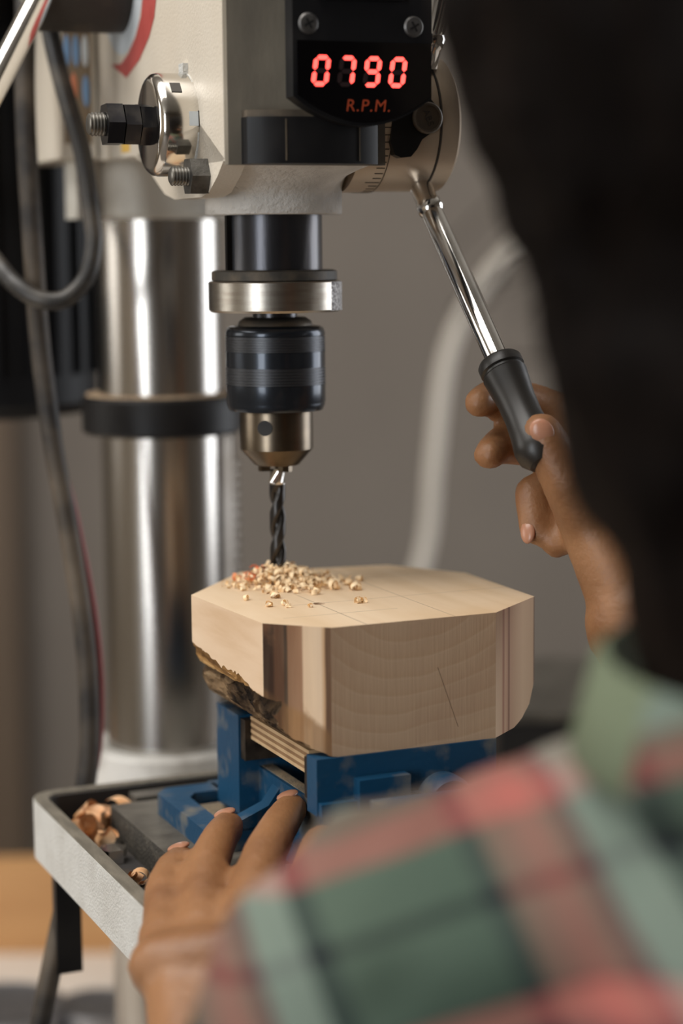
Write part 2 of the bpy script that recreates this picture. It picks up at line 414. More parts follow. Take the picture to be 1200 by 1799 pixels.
MB().box(-1880, -20, 20, 1080, zt - 55, zt - 0.5, 6).build('housing', winframe, lamp)

# ------------------------------------------------------------------ bench and far things
BENCH = -548.0
bench = thing('workbench', 'pale topped workbench carrying the drill press', 'bench', C, (0, 1150, zf))
MB().box(-1000, 900, 790, 1500, BENCH - 35, BENCH, 3).build('bench_top', benchtop, bench)
MB().box(-1000, 900, 1478, 1500, BENCH, BENCH + 72, 2).build('upstand_board', boardwood, bench)
for px in (-960, 830):
    for py in (830, 1410):
        MB().box(px, px + 60, py, py + 60, zf, BENCH - 35, 3).build('leg', postwood, bench)
tag(MB().box(-480, -428, 2540, 2599, zf, zt, 3).build('wooden_post', postwood, frame=C, org=(-454, 2570, zf)), 'brown upright post against the grey back wall at far left', 'post')

# ------------------------------------------------------------------ DRILL PRESS
dp = thing('drill_press', 'cream bench drill press with polished column, black chuck and red digital speed display', 'drill press', H, (0, 90, BENCH))
CY = 186.5
# base and column
MB().prism(rrect(-105, 105, -80, 260, 18), BENCH, BENCH + 34, 4).build('base', casting_rough, dp)
MB().lathe([(0, BENCH + 30), (52, BENCH + 30), (52, BENCH + 38), (46, BENCH + 44), (46, BENCH + 74), (44, BENCH + 78), (0, BENCH + 78)], 64, Matrix.Translation((0, CY, 0))).build('column_flange', casting_rough, dp)
MB().lathe([(0, BENCH + 60), (32.5, BENCH + 60), (32.5, 60), (0, 60)], 96, Matrix.Translation((0, CY, 0))).build('column', steel_col, dp)
MB().lathe([(32.6, -96), (40, -96), (41.7, -94.5), (41.7, -78), (40.2, -76.3), (38, -76), (32.6, -76), (32.6, -96)], 80, Matrix.Translation((0, CY, 0))).build('column_collar', [blackp_matt, dust_rim], dp)
MB().lathe([(33.5, -76.2), (39.5, -76.2), (39.2, -75.5), (33.5, -75.2)], 64, Matrix.Translation((0, CY, 0))).build('collar_dust', mat('wood_dust', lin(186, 160, 130), 0.9, col2=lin(150, 128, 104), nscale=200, bump=0.8, bscale=900), dp)
b = MB(); RM = Matrix.Translation((0, CY, 0)) @ Matrix.Rotation(math.radians(-28), 4, 'Z')
b.box(31, 38, -5.5, 5.5, BENCH + 80, -97, 0.8, 2, RM)
rack = b.build('rack', mat('rack_steel', (0.33, 0.30, 0.27, 1), 0.4, 0.9, col2=(0.24, 0.21, 0.18, 1), nscale=30), dp)
b = MB()
for k in range(66):
    z = BENCH + 90 + k * 5.3
    b.box(37.5, 40.5, -5, 5, z, z + 2.6, 0, 1, RM)
b.build('rack_teeth', MATS['rack_steel'], rack)
# head: column clamp boss, casting, snout
b = MB(); b.lathe([(0, 13.5), (34.5, 13.5), (36.5, 15.5), (36.5, 60), (0, 60)], 72, Matrix.Translation((0, CY, 0)))
b.box(-46, -34.5, CY - 16, CY + 10, 14, 46, 2)
b.build('column_clamp', cream_dirty, dp)
XS = -38.5; YF = -55.5
side = [(YF, 33), (YF, 160), (250, 160), (250, 44), (85, 41), (50, 33.5)]
cheek = [(YF + 1, 34), (-20, 50), (40, 50), (80, 41), (66, 37), (50, 29.5), (34, 22.5), (18, 19.8), (-22, 19.8), (-33, 21.5), (-45, 27.5)]
MX = Matrix(((0, 0, 1, 0), (1, 0, 0, 0), (0, 1, 0, 0), (0, 0, 0, 1)))      # prism xy -> local yz, height -> x
XR = 27.5
b = MB(); b.prism(side, XS, XR, 2.2, 3, MX)
b.prism(cheek, XS, -29, 1.6, 3, MX); b.prism([(0, 50), (80, 41), (66, 37), (50, 29.5), (34, 25), (18, 24), (0, 26)], XR - 8, XR, 1.6, 3, MX)
head = b.build('head_casting', cream, dp)
b = MB(); rings = []
SEG = 72
for t, z in ((0, 12.8), (0, 13.4), (0, 19.5), (0.03, 21.5), (0.10, 23.7), (0.22, 26), (0.38, 28.3), (0.58, 30.4), (0.80, 32.2), (1.0, 34)):
    row = []
    for i in range(SEG):
        a = 2 * math.pi * i / SEG; cx_, cy_ = math.cos(a), math.sin(a)
        r0 = 28.6 if z < 13 else 29.2
        hx, hyf, hyb = (38.2 if cx_ < 0 else 29.6), 55.0, 30.0
        hy = hyf if cy_ < 0 else hyb
        sq = 1.0 / max(abs(cx_) / hx, abs(cy_) / hy)
        ro = min(sq, 62)
        r = r0 * (1 - t) + ro * t
        row.append(b.bm.verts.new((r * cx_, r * cy_, z)))
    rings.append(row)
for A_, B_ in zip(rings[:-1], rings[1:]):
    for i in range(SEG): b.bm.faces.new((A_[i], A_[(i + 1) % SEG], B_[(i + 1) % SEG], B_[i]))
b.bm.faces.new(rings[0][::-1]); b.bm.faces.new(rings[-1])
b.build('snout', casting_rough, dp, smooth=50)
# front cover, tachometer
MB().box(XS, XR, YF - 4.5, YF + 1, 31.5, 160, 1.2).build('front_cover', dusty_grey, dp)
YC = YF - 4.5
pl = [(-33.2, YC + 2), (-32.8, YC - 6.5)] + [(-32.8 + 14.1 * k / 3, YC - 6.5 - 5.5 * math.sin(math.pi / 6 * k)) for k in (1, 2, 3)] + [(-4, YC - 13), (11.9, YC - 12), (21.5, YC - 7), (24.5, YC + 2)]
b = MB(); b.prism(pl, 31.6, 49.5, 1.0, 2); bez = b.build('black_bezel', blackp, dp)
for xe, ye in ((-18.7, YC - 12.15), (11.9, YC - 12.15)):
    MB().box(xe - 0.25, xe + 0.25, ye - 0.1, ye + 1, 32.6, 48.6, 0.1).build('bezel_ridge', dust_rim, bez)
MB().prism([(x * 0.99 - 0.1, y + 0.8) for x, y in pl], 49.3, 52.2, 1.0, 2).build('dusty_rim', dust_rim, bez)
YT = YC - 20
def arcb(xa, xb, zs, zb, n=14):
    return [(xa + (xb - xa) * k / n, zs - (zs - zb) * (1 - (2 * k / n - 1) ** 2)) for k in range(n + 1)]
MZ = Matrix(((1, 0, 0, 0), (0, 0, -1, 0), (0, 1, 0, 0), (0, 0, 0, 1)))      # prism xy -> local xz, height -> -y
TX0, TX1 = -18.4, 39.2
out = arcb(TX0, TX1, 56.6, 45.6) + [(TX1, 160), (TX0, 160)]
b = MB(); b.prism(out, -YT - 8.5, -YT, 1.6, 3, MZ); b.box(-6, 36, YT + 8, YC + 0.5, 58, 160, 1)
tach = b.build('tachometer', blackp, dp)
out2 = arcb(TX0 + 1.5, TX1 - 0.8, 57.4, 47.0) + [(TX1 - 0.8, 77.6), (TX0 + 1.5, 77.6)]
b = MB(); b.prism(out2, -YT - 0.5, -YT + 1.0, 0.6, 2, MZ); win = b.build('display_window', glassblk, tach)
b = MB(); b.box(-8, 27, YT - 2.6, YT + 0.5, 93.5, 130, 1.2); b.build('control_panel', blackp_matt, tach)
for sx_ in (-12.0, 31.6):
    Ms = align((sx_, YT + 0.4, 84.0), (0, -1, 0))
    b = MB(); b.lathe([(0, 0), (4.1, 0), (4.1, 0.7), (3.4, 1.3), (0, 1.6)], 28, Ms)
    sc_ = b.build('screw', mat('dull_screw', (0.16, 0.155, 0.15, 1), 0.45, 0.8, col2=(0.09, 0.085, 0.08, 1), nscale=250), tach)
    b = MB()
    for a in (0.5, 0.5 + math.pi / 2):
        b.box(-2.1, 2.1, -0.4, 0.4, 1.2, 1.68, 0, 1, Ms @ Matrix.Rotation(a, 4, 'Z'))
    b.build('cross_slot', mat('slot_black', lin(16, 15, 15), 0.6), sc_)
SEGS = {'0': 'abcdef', '7': 'abc', '9': 'abcdfg'}
def seg_pts(s, w=6.9, h=11.8, t=1.75, g=0.28):
    def bar(xa, ya, xb, yb):
        d = Vector((xb - xa, yb - ya)); L = d.length; d /= L; n_ = Vector((-d.y, d.x)) * t / 2
        A_ = Vector((xa, ya)) + d * g; B_ = Vector((xb, yb)) - d * g; c_ = t / 2
        return [A_, A_ + d * c_ + n_, B_ - d * c_ + n_, B_, B_ - d * c_ - n_, A_ + d * c_ - n_]
    x_, m_ = w - t, (h - t) / 2
    E_ = {'a': (0, 2 * m_, x_, 2 * m_), 'b': (x_, m_, x_, 2 * m_), 'c': (x_, 0, x_, m_), 'd': (0, 0, x_, 0), 'e': (0, 0, 0, m_), 'f': (0, m_, 0, 2 * m_), 'g': (0, m_, x_, m_)}
    return bar(*E_[s])
for k, ch in enumerate('0790'):
    bx_ = -10.6 + 10.6 * k
    lit, dim = MB(), MB()
    for s in 'abcdefg':
        P = [(p.x + bx_ + 0.14 * p.y, p.y + 61.3) for p in seg_pts(s)]
        (lit if s in SEGS[ch] else dim).prism(P, -YT + 0.9, -YT + 1.22, 0, 1, MZ)
    d_ = lit.build('digit', redseg, win); dim.build('unlit_bars', dimseg, win)
text_mesh('rpm_lettering', 'R.P.M.', 6.6, MZ @ Matrix.Translation((11.9, 53.2, -YT + 1.0)), orangetxt, win, 0.12, 0.15, 1.12)
# left: return spring cap with stud and nuts on the pinion axis
PY, PZ = 0.0, 50.0
ML = align((XS, PY, PZ), (-1, 0, 0), (0, 0, 1))
b = MB(); b.lathe([(0, -1), (21.0, -1), (21.2, 0), (21.2, 12.5), (20.6, 14.4), (19.2, 15.7), (17.5, 16.2), (0, 16.2)], 72, ML)
cap = b.build('spring_cap', chrome_worn, dp)
b = MB()
for ang, wz, zz0, zz1 in ((-48, 2.6, 6.0, 10.4), ):
    R_ = ML @ Matrix.Rotation(math.radians(ang), 4, 'Z')
    b.box(20.95, 21.35, -wz, wz, zz0, zz1, 0, 1, R_)
b.build('inspection_slot', mat('slot_grey', lin(70, 66, 62), 0.6), cap)
R_ = ML @ Matrix.Rotation(math.radians(-86), 4, 'Z')
MB().box(20.9, 21.35, -2.9, 2.9, -0.2, 4.2, 0, 1, R_).build('notch', palelabel, cap)
MB().box(21.0, 21.45, -3.2, 3.2, -0.2, 0.4, 0, 1, R_).build('notch_edge', darkprint, cap)
# raised white lug on the casting above the cap
MB().box(XS - 2.2, XS + 0.5, PY - 6, PY + 0.5, PZ + 17, PZ + 25, 1.8).build('casting_lug', tablewhite, dp)
MB().lathe([(0, -1), (22.6, -1), (22.6, 0.7), (0, 0.7)], 64, align((XS, PY + 1.5, PZ - 0.6), (-1, 0, 0), (0, 0, 1))).build('cap_seat', tablewhite, dp)
b = MB(); b.lathe(thread_prof(4.9, 15, 41.5), 28, ML); stud = b.build('stud', thread, dp)
b = MB(); hexprof(b, 9.1, 16.0, 20.4, ML @ Matrix.Rotation(0.35, 4, 'Z'), 0.5); b.build('thin_hex_nut', hexblk, stud)
b = MB(); hexprof(b, 9.3, 20.8, 27.2, ML @ Matrix.Rotation(0.47, 4, 'Z'), 1.1); b.build('hex_nut', hexblk, stud)
b = MB(); hexprof(b, 9.3, 27.7, 34.6, ML @ Matrix.Rotation(0.56, 4, 'Z'), 1.1); b.build('hex_nut', hexblk, stud)
ML2 = align((XS, -28, 28.0), (-1, 0, 0), (0, 0, 1))
b = MB(); b.lathe(thread_prof(3.9, -1, 15.0, 1.3), 24, ML2); st2 = b.build('set_screw', thread, dp)
b = MB(); hexprof(b, 8.0, -0.4, 7.6, ML2 @ Matrix.Rotation(0.52, 4, 'Z'), 0.7); b.build('hex_nut', hexgrey, st2)
# red arrow decal and pale label
b = MB()
ao = [(40, 160), (38.5, 135), (39.5, 115), (41.1, 105.8), (44.5, 99.0), (53.7, 91.4), (71.1, 83.1), (95.2, 77.0), (122.6, 85.2)]
ai = [(58, 160), (57, 135), (60.5, 116), (63.9, 108.5), (67.5, 101.5), (77.2, 93.7), (91.1, 87.5), (105.3, 84.2), (122.4, 85.4)]
V = [[b.bm.verts.new((XS - 0.18, y_, z_)) for y_, z_ in spl] for spl in (ao, ai)]
for k in range(len(ao) - 1): b.bm.faces.new((V[0][k], V[0][k + 1], V[1][k + 1], V[1][k]))
b.build('arrow_decal', reddecal, dp)
b = MB(); b.lathe([(0, -0.2), (40, -0.2), (40, 0.08), (0, 0.08)], 48, align((XS, 100, 128), (-1, 0, 0))); b.build('round_label', palelabel, dp)
MB().box(XS - 0.1, XS + 0.1, 92, 108, 43.5, 49.5).build('warning_label', labelyellow, dp)
# black clamp hub with chrome lever (top left)
HB = (100, 103)
MH = align((XS - 6, HB[0], HB[1] + 18), (-1, 0, 0), (0, 0, 1))
b = MB(); b.lathe([(0, -7), (23, -7), (23.5, 0), (23.5, 34), (22, 36), (17, 37.5), (0, 37.5)], 56, MH)
hubk = b.build('clamp_hub', mat('dusty_black_knob', lin(40, 35, 30), 0.6, col2=lin(84, 74, 60), nscale=45, nlo=0.5, nhi=0.85, bump=0.4, bscale=400), dp)
b = MB(); b.lathe([(0, 37), (13, 37), (13, 39), (11, 40.5), (0, 40.5)], 40, MH); b.build('hub_cap', chrome_worn, hubk)
p0 = Vector((XS - 42, HB[0] - 20, HB[1] + 8)); p1 = p0 + Vector((-66, -28, -112))
# left motor bracket box with chart label, motor
MB().box(-57.5, -40, 150, 240, 43, 170, 4).build('switch_housing', cream, dp)
chart = MB().box(-56, -42.5, 149.2, 150.2, 50, 140).build('speed_chart', labelbrown, dp)
for i, (cx_, cz_) in enumerate(((-54, 112), (-49.5, 112), (-45, 112), (-54, 94), (-49.5, 94), (-45, 94), (-45, 75), (-51, 76))):
    b = MB(); b.ell((cx_, 149, cz_), (1.7, 0.4, 7.6)); b.build('chart_oval', [labelblue, labelblue, labelwhite, labelblue, labelblue, labelwhite, labelblue, labelorange][i], chart)
MM = Matrix.Translation((-62, 318, 0))
b = MB(); b.lathe([(0, -96), (30, -96), (52, -93), (58, -86), (58, 150), (0, 150)], 64, MM)
motor = b.build('motor', motorblk, dp)
b = MB()
for k in range(22):
    a = 2 * math.pi * k / 22
    b.box(57, 62, -1.2, 1.2, -70, 150, 0, 1, MM @ Matrix.Rotation(a, 4, 'Z'))
b.build('cooling_fins', motorblk, motor)
b = MB(); b.lathe([(0, -8), (6, -8), (9, 0), (9, 10), (5, 15), (0, 15)], 24, align((-112, 262, 8), (-0.2, -1, 0))); b.build('motor_bolt', chrome_worn, motor)
b = MB(); b.prism(rrect(-168, -96, 236, 330, 20), -72, -26, 6); b.build('terminal_box', motorend, motor)
b = MB(); b.prism(rrect(-150, -80, 220, 236, 4), 116, 150, 3); b.build('motor_plate', cream_dirty, motor)
b = MB(); b.prism([(-38, YF), (38, YF), (50, 90), (85, 140), (85, 390), (-130, 390), (-130, 220), (-58, 140), (-38, 90)], 158, 222, 4, 3); b.build('belt_cover', cream, dp)
# right: feed hub with dial, handles
MR = align((XR, -8.5, 51.0), (1, 0, 0), (0, 0, 1))
b = MB(); b.lathe([(0, -1), (29.0, -1), (29.0, 12.5), (28.6, 13), (28.6, 34), (28.2, 34.3), (28.2, 35), (28.6, 35.3), (28.6, 43), (26, 45), (0, 45)], 72, MR)
hub = b.build('feed_hub', hubtan, dp)
b = MB()
b.lathe([(29.1, 12.3), (29.1, 12.7), (28.7, 12.7), (28.7, 12.3), (29.1, 12.3)], 72, MR)
for k in range(60):
    R_ = MR @ Matrix.Rotation(2 * math.pi * k / 60, 4, 'Z')
    b.box(28.9, 29.12, -0.22, 0.22, 5.5 if k % 5 == 0 else 8.0, 11.8, 0, 1, R_)
b.build('dial_ticks', darkprint, hub)
b = MB(); b.lathe([(28.4, 34.3), (28.75, 34.3), (28.75, 35.0), (28.4, 35.0)], 72, MR); b.build('seam', darkprint, hub)
def handle(pa, pb, grip=True, name='feed_handle'):
    pa, pb = Vector(pa), Vector(pb); d = (pb - pa).normalized(); L = (pb - pa).length
    M = align(pa, d)
    b = MB(); b.lathe([(0, 0), (4.9, 0), (4.9, 8), (5.6, 9), (5.6, 13), (4.6, 14.5), (5.0, 16), (5.0, L + 4), (0, L + 4)], 32, M)
    o = b.build(name, chrome, dp)
    g = MB(); g.lathe([(0, L), (8.6, L), (9.3, L + 1), (9.3, L + 4.5), (8.4, L + 5.2), (8.4, L + 6), (9.3, L + 7), (8.8, L + 12), (7.9, L + 20), (7.8, L + 28), (8.6, L + 36), (9.6, L + 42), (9.0, L + 47), (6, L + 50.5), (0, L + 52)], 36, M)
    g.build('grip', mat('black_rubber_grip', lin(26, 24, 22), 0.38, col2=lin(40, 36, 32), nscale=40), o)
    return o, M, L
hA = Vector((60.0, -20, 24)); hB_ = Vector((69.5, -78, -47.5))
handle(hA, hB_)
hv = Vector((0, hB_.y + 10, hB_.z - 51)); 
for ang in (120, 240):
    R_ = Matrix.Rotation(math.radians(ang), 3, 'X')
    ctr = Vector((0, -8.5, 51))
    pa = ctr + R_ @ (hA - ctr); pb = ctr + R_ @ (hB_ - ctr)
    handle(Vector((hA.x, pa.y, pa.z)), Vector((hB_.x, pb.y, pb.z)))
# dark stop lever with round marked cap beside the tachometer
b = MB()
lev = [(39.8, 52.0), (38.7, 41.9), (40.7, 36.8), (43.5, 35.6), (47.9, 36.1), (50.7, 39.2), (53.0, 43.2), (57.7, 46.3), (60.8, 50.3), (60.3, 56.1), (56.4, 60.4), (47.5, 63.0)]
b.prism(lev, 31.0, 38.0, 1.4, 2, MZ)
lv = b.build('stop_lever', blackp_matt, hub)
Mc = align((55.0, -37.5, 52), (0, -1, 0))
b = MB(); b.lathe([(0, 0), (6.6, 0), (6.6, 2.0), (5.9, 2.7), (5.1, 2.7), (5.1, 2.2), (0, 2.2)], 36, Mc); lc = b.build('lever_cap', mat('brown_cap', lin(84, 72, 58), 0.5, col2=lin(66, 56, 46), nscale=90), lv)
text_mesh('cap_lettering', 'ABS', 4.2, MZ @ Matrix.Translation((55.0, 52.0, 39.75)) @ Matrix.Rotation(math.radians(-68), 4, 'Z'), darkprint, lc, 0.1)
# quill, collar, chuck
b = MB(); b.lathe([(0, 20), (20.7, 20), (20.7, -11), (0, -11)], 80); quill = b.build('quill', blackox, dp)
b = MB(); b.box(-22.4, -19.4, -4.5, -1.5, -10.8, 12.6, 0.4); b.build('depth_rod', mat('dark_keyway', lin(18, 17, 17), 0.35, 0.4), quill)
b = MB(); b.lathe([(0, -10.4), (25.4, -10.4), (27.0, -11.0), (27.0, -14.6), (26.2, -15), (0, -15)], 80); b.build('collar_washer', mat('dusty_dark_washer', lin(62, 58, 52), 0.6, 0.2, col2=lin(104, 92, 76), nscale=120, nlo=0.45, nhi=0.8), quill)
b = MB(); b.lathe([(0, -15), (27.6, -15), (28.4, -15.6), (28.4, -27.2), (27.4, -28.2), (0, -28.2)], 96); colr = b.build('quill_collar', steel_brush, quill)
b = MB(); R_ = Matrix.Rotation(math.radians(0), 4, 'Z')
arc = [(28.2 * math.cos(math.radians(a)), 28.2 * math.sin(math.radians(a))) for a in range(-52, -16, 4)] + [(28.9 * math.cos(math.radians(a)), 28.9 * math.sin(math.radians(a))) for a in range(-17, -53, -4)]
b.prism(arc, -27.6, -15.4, 0); b.build('rough_lug', steel_lug, colr)
b = MB(); b.lathe([(0, -28), (9.6, -28), (9.6, -31.2), (0, -31.2)], 48); b.build('spindle_neck', blackox, quill)
prof = [(0, -30.6), (13.2, -30.6), (15.6, -32.2), (16.4, -34.2), (0, -34.2)]
b = MB(); b.lathe(prof, 64); chuck = b.build('chuck', mat('chuck_washer', (0.16, 0.145, 0.125, 1), 0.4, 0.9), dp)
P = [(0, -34.0), (16.5, -34.0), (19.6, -34.4), (20.9, -35.4), (21.5, -37.0), (21.5, -38.2)]
def grooves(z0, z1, n):
    q = []; st = (z1 - z0) / n
    for k in range(n):
        z = z0 + st * k
        q += [(21.15, z + 0.08 * st), (21.15, z + 0.38 * st), (21.62, z + 0.52 * st), (21.62, z + 0.9 * st)]
    return q
P1 = P + grooves(-38.4, -44.8, 5)[:0]
b = MB(); b.lathe(P + [(21.45, -38.4), (21.0, -38.5), (21.0, -45.0), (21.5, -45.1), (21.5, -51.6), (21.0, -51.7), (21.0, -59.2), (21.5, -59.3), (21.5, -66.6), (21.2, -67.4), (21.3, -68.0), (20.2, -70.4), (0, -70.4)], 96)
sl = b.build('chuck_sleeve', chuckblk, chuck)
for za, zb in ((-38.5, -45.0), (-51.7, -59.2)):
    b = MB(); b.lathe([(20.6, za)] + grooves(za, zb, 6) + [(20.6, zb)], 96); b.build('knurled_band', chuckring, sl)
b = MB(); b.lathe([(0, -70), (15.6, -70), (15.9, -71), (15.9, -87.2), (9.9, -94.0), (9.3, -94.4), (0, -94.4)], 80); cb = b.build('chuck_body', bronze, chuck)
b = MB(); b.lathe([(0, 0), (3.3, 0), (3.3, 0.3), (0, 0.3)], 28, align((15.75 * math.sin(math.radians(-16 - 20.5)), -15.75 * math.cos(math.radians(16 + 20.5)), -77.2), (math.sin(math.radians(-36.5)), -math.cos(math.radians(36.5)), 0))); b.build('key_hole', mat('key_hole_dark', lin(20, 16, 13), 0.6), cb)
for k in range(3):
    a = math.radians(50 + 120 * k); Mj = Matrix.Rotation(a, 4, 'Z')
    b = MB(); b.prism([(3.2, -2.2), (7.2, -2.6), (8.2, 0), (7.2, 2.6), (3.2, 2.2)], -97.0, -94.2, 0.7, 2, Mj); b.build('chuck_jaw', bronze, chuck)
# table bracket, table
ZT = -250.0
b = MB(); b.lathe([(32.7, -262), (33.4, -261.4), (41, -261.4), (42.5, -263), (42.5, -330), (32.7, -330), (32.7, -262)], 72, Matrix.Translation((0, CY, 0)))
b.box(-24, 24, 60, CY - 34, -330, -280, 4)
b.build('table_bracket', casting_rough, dp)
dA = T.a - H.a
MT = Matrix.Rotation(dA, 4, 'Z')                              # table frame inside the press frame
b = MB(); X0, X1, Y0, Y1 = -95, 98, -124, 79
b.ring(rrect(X0, X1, Y0, Y1, 12), rrect(X0 + 6.2, X1 - 6.2, Y0 + 6.2, Y1 - 6.2, 8), ZT - 28, ZT - 0.6, MT)
b.prism(rrect(X0 + 2.5, X1 - 2.5, Y0 + 2.5, Y1 - 2.5, 10), ZT - 29.5, ZT - 15.5, 1.5, 2, MT)
table = b.build('table', tablewhite, dp)
b = MB(); b.ring(rrect(X0 + 0.3, X1 - 0.3, Y0 + 0.3, Y1 - 0.3, 12), rrect(X0 + 6.2, X1 - 6.2, Y0 + 6.2, Y1 - 6.2, 8), ZT - 1.2, ZT, MT)
b.build('worn_rim', rimworn, table)
b = MB(); b.ring(rrect(X0 + 6.1, X1 - 6.1, Y0 + 6.1, Y1 - 6.1, 8), rrect(X0 + 6.8, X1 - 6.8, Y0 + 6.8, Y1 - 6.8, 8), ZT - 15, ZT - 1.2, MT)
b.build('rim_inner_face', tool_blk, table)
b = MB(); b.box(X0 + 6.5, X1 - 6.5, Y0 + 6.5, Y1 - 6.5, ZT - 15.2, ZT - 14.6, 0, 1, MT); b.build('drip_channel', tray_dark, table)
b = MB(); b.box(-66, 68, -100, 43, ZT - 14.6, ZT, 1.0, 2, MT); pltu = b.build('table_face', [castiron, castiron_side], table)
for f in pltu.data.polygons:
    if abs(f.normal.z) < 0.5: f.material_index = 1
b = MB(); b.box(-52, 68, 49.5, 60, ZT - 14.6, ZT, 0.8, 2, MT); pl_ = b.build('table_face_strip', castiron, table)
b = MB(); b.box(-60, 68, 43, 49.5, ZT - 14.6, ZT - 5, 0, 1, MT); b.build('slot_bottom', tool_blk, table)
for yy in (-70, -20, 30):
    b = MB(); b.box(-40, 44, yy, yy + 9, ZT - 0.3, ZT + 0.05, 0, 1, MT); b.build('table_slot', tool_blk, table)
b = MB(); b.box(-40, 40, -20, 80, ZT - 60, ZT - 25, 5, 2, MT); b.build('table_rib', casting_rough, table)
b = MB(); b.box(-87, -75, 64, 70, ZT - 84, ZT - 29, 1.2, 2, MT); b.build('hanging_strap', blackp_matt, table)
# chrome lever of the clamp hub
b = MB(); b.tube([p0 + (p1 - p0) * (k / 6) for k in range(7)], 6.0, 24); b.build('clamp_lever', chrome, hubk)

# ------------------------------------------------------------------ drill bit (held by the chuck)
b = MB(); R0 = 3.5; NS = 36
def fl(a):
    a = (a + math.pi) % math.pi          # two flutes
    t = abs(a - math.pi / 2) / (math.pi / 2)
    return R0 * (0.46 + 0.54 * min(1.0, max(0.0, (t - 0.12) / 0.46)) ** 0.6)
rows = []
zs = [-96.0, -102.0] + [-102.8 - 0.75 * k for k in range(61)]
for z in zs:
    tw = (z + 103) / 30.0 * 2 * math.pi
    row = []
    for i in range(NS):
        a = 2 * math.pi * i / NS
        k = min(1, max(0, (-102 - z) / 5.0))
        r = R0 * (1 - k) + fl(a + 0.0) * k
        aa = a + tw
        row.append(b.bm.verts.new((r * math.cos(aa), r * math.sin(aa), z)))
    rows.append(row)
for A_, B_ in zip(rows[:-1], rows[1:]):
    for i in range(NS):
        f = b.bm.faces.new((A_[i], B_[i], B_[(i + 1) % NS], A_[(i + 1) % NS])); f.material_index = 1 if A_[0].co.z < -102 else 0
b.bm.faces.new(rows[0]); tipv = b.bm.verts.new((0, 0, zs[-1] - 2))
for i in range(NS): b.bm.faces.new((rows[-1][i], tipv, rows[-1][(i + 1) % NS]))
tag(b.build('drill_bit', [chrome_worn, mat('black_drill_steel', (0.055, 0.052, 0.05, 1), 0.28, 0.85)], frame=H, org=(0, 0, -149), smooth=40),
    'black twist drill bit with bright shank boring into the wood block', 'drill bit')

# ------------------------------------------------------------------ vise
vs = thing('drill_vise', 'blue cast drill press vise with slotted ear on the table', 'vise', T, (10, -45, ZT))
ZE = ZT + 9.5
def slot_ear(sx):
    b = MB()
    o_ = [(-22, -46), (-46, -46), (-51, -41), (-51, 20), (-45, 27), (-22, 27)]
    i_ = [(-25, -33), (-38, -33), (-40, -31), (-40, 8), (-36, 14), (-25, 14)]
    pts = [(x if sx < 0 else 20 - x, y) for x, y in o_]; ipt = [(x if sx < 0 else 20 - x, y) for x, y in i_]
    b.ring(pts, ipt, ZT, ZE)
    return b
for sx in (-1, 1):
    b = slot_ear(sx)
    bmesh.ops.bevel(b.bm, geom=[e for e in b.bm.edges if e.calc_face_angle(0) > 0.6], offset=1.3, segments=2, affect='EDGES', profile=0.5)
    b.build('slotted_ear', viseblue, vs)
b = MB(); b.box(-24, 46, -140, 30, ZT, ZE, 1.5); b.build('base', viseblue, vs)
b = MB(); b.box(-19, -12, -140, 20, ZE - 1, -221.5, 1.6); b.box(34, 41, -140, 20, ZE - 1, -221.5, 1.6)
b.box(-12, 34, -140, 20, ZE - 1, -232, 0.5); b.build('bed', viseblue, vs)
b = MB(); b.box(-17.5, -12.5, -105, 2, -222, -221.2, 0.2); b.box(34.5, 39.5, -105, 2, -222, -221.2, 0.2); b.box(-11.8, 33.8, -105, 2, -232.3, -231.6); b.build('bed_dust', visedust, vs)
b = MB(); b.prism([(-47, ZE - 1), (-22, ZE - 1), (-18, -224), (-24, -232), (-40, ZE + 2)], -46, -38, 1.4, 2, Matrix(((1, 0, 0, 0), (0, 0, 1, 0), (0, 1, 0, 0), (0, 0, 0, 1)))); b.build('gusset', viseblue, vs)
b = MB(); b.box(-38, -24, -30, 12, ZT + 0.3, ZT + 4.5, 1.0); b.build('ear_dust', visedust, vs)
b = MB(); b.box(-28, 50, -22, 5, ZE - 1, -198.2, 1.6); b.box(-27, 49, 0, 4.5, ZE - 1, -226, 1.0); b.build('fixed_jaw', viseblue, vs)
b = MB(); b.box(-27, 49, -27.5, -21.8, -217, -199.5, 0.5); b.build('jaw_plate', jawplate, vs)
b = MB(); b.box(-27.5, 51, -107, -97, -220, -197.4, 1.4); b.box(-12, 10, -113, -106, -220, -206, 1.4); b.box(-27, 51, -110.5, -106, -219.5, -214.5, 1.2); b.build('moving_jaw', viseblue, vs)
b = MB(); b.box(-26.5, 50, -97.2, -92, -216, -199.5, 0.5); b.build('jaw_plate', jawplate, vs)
Mv = align((26, -104, -219), (0, -1, 0))
b = MB(); b.lathe([(0, 0), (11, 0), (11, 10), (9.5, 13), (0, 13)], 36, Mv); b.build('screw_boss', viseblue, vs)
b = MB(); b.lathe([(0, 14), (6, 14), (6, 62), (0, 62)], 28, Mv); b.build('vise_screw', chrome_worn, vs)
b = MB(); b.box(-19, 41, -150, -138, ZT, -206, 2.0); b.build('front_bridge', viseblue, vs)
# plywood strip between the jaws
b = MB()
for k in range(7):
    b.box(-24.5 + 0.2 * (k % 2), -8, -91.8, -27.7, -207.5 + 1.42 * k, -206.1 + 1.42 * k, 0.12, 1, None, k % 2)
tag(b.build('plywood_strip', [mat('ply_pale', lin(206, 176, 136), 0.7, col2=lin(190, 156, 116), nscale=90), mat('ply_dark', lin(150, 116, 82), 0.7, col2=lin(120, 90, 62), nscale=90)], frame=T, org=(-16, -60, -207.5)), 'thin plywood strip under the block between the vise jaws', 'plywood')

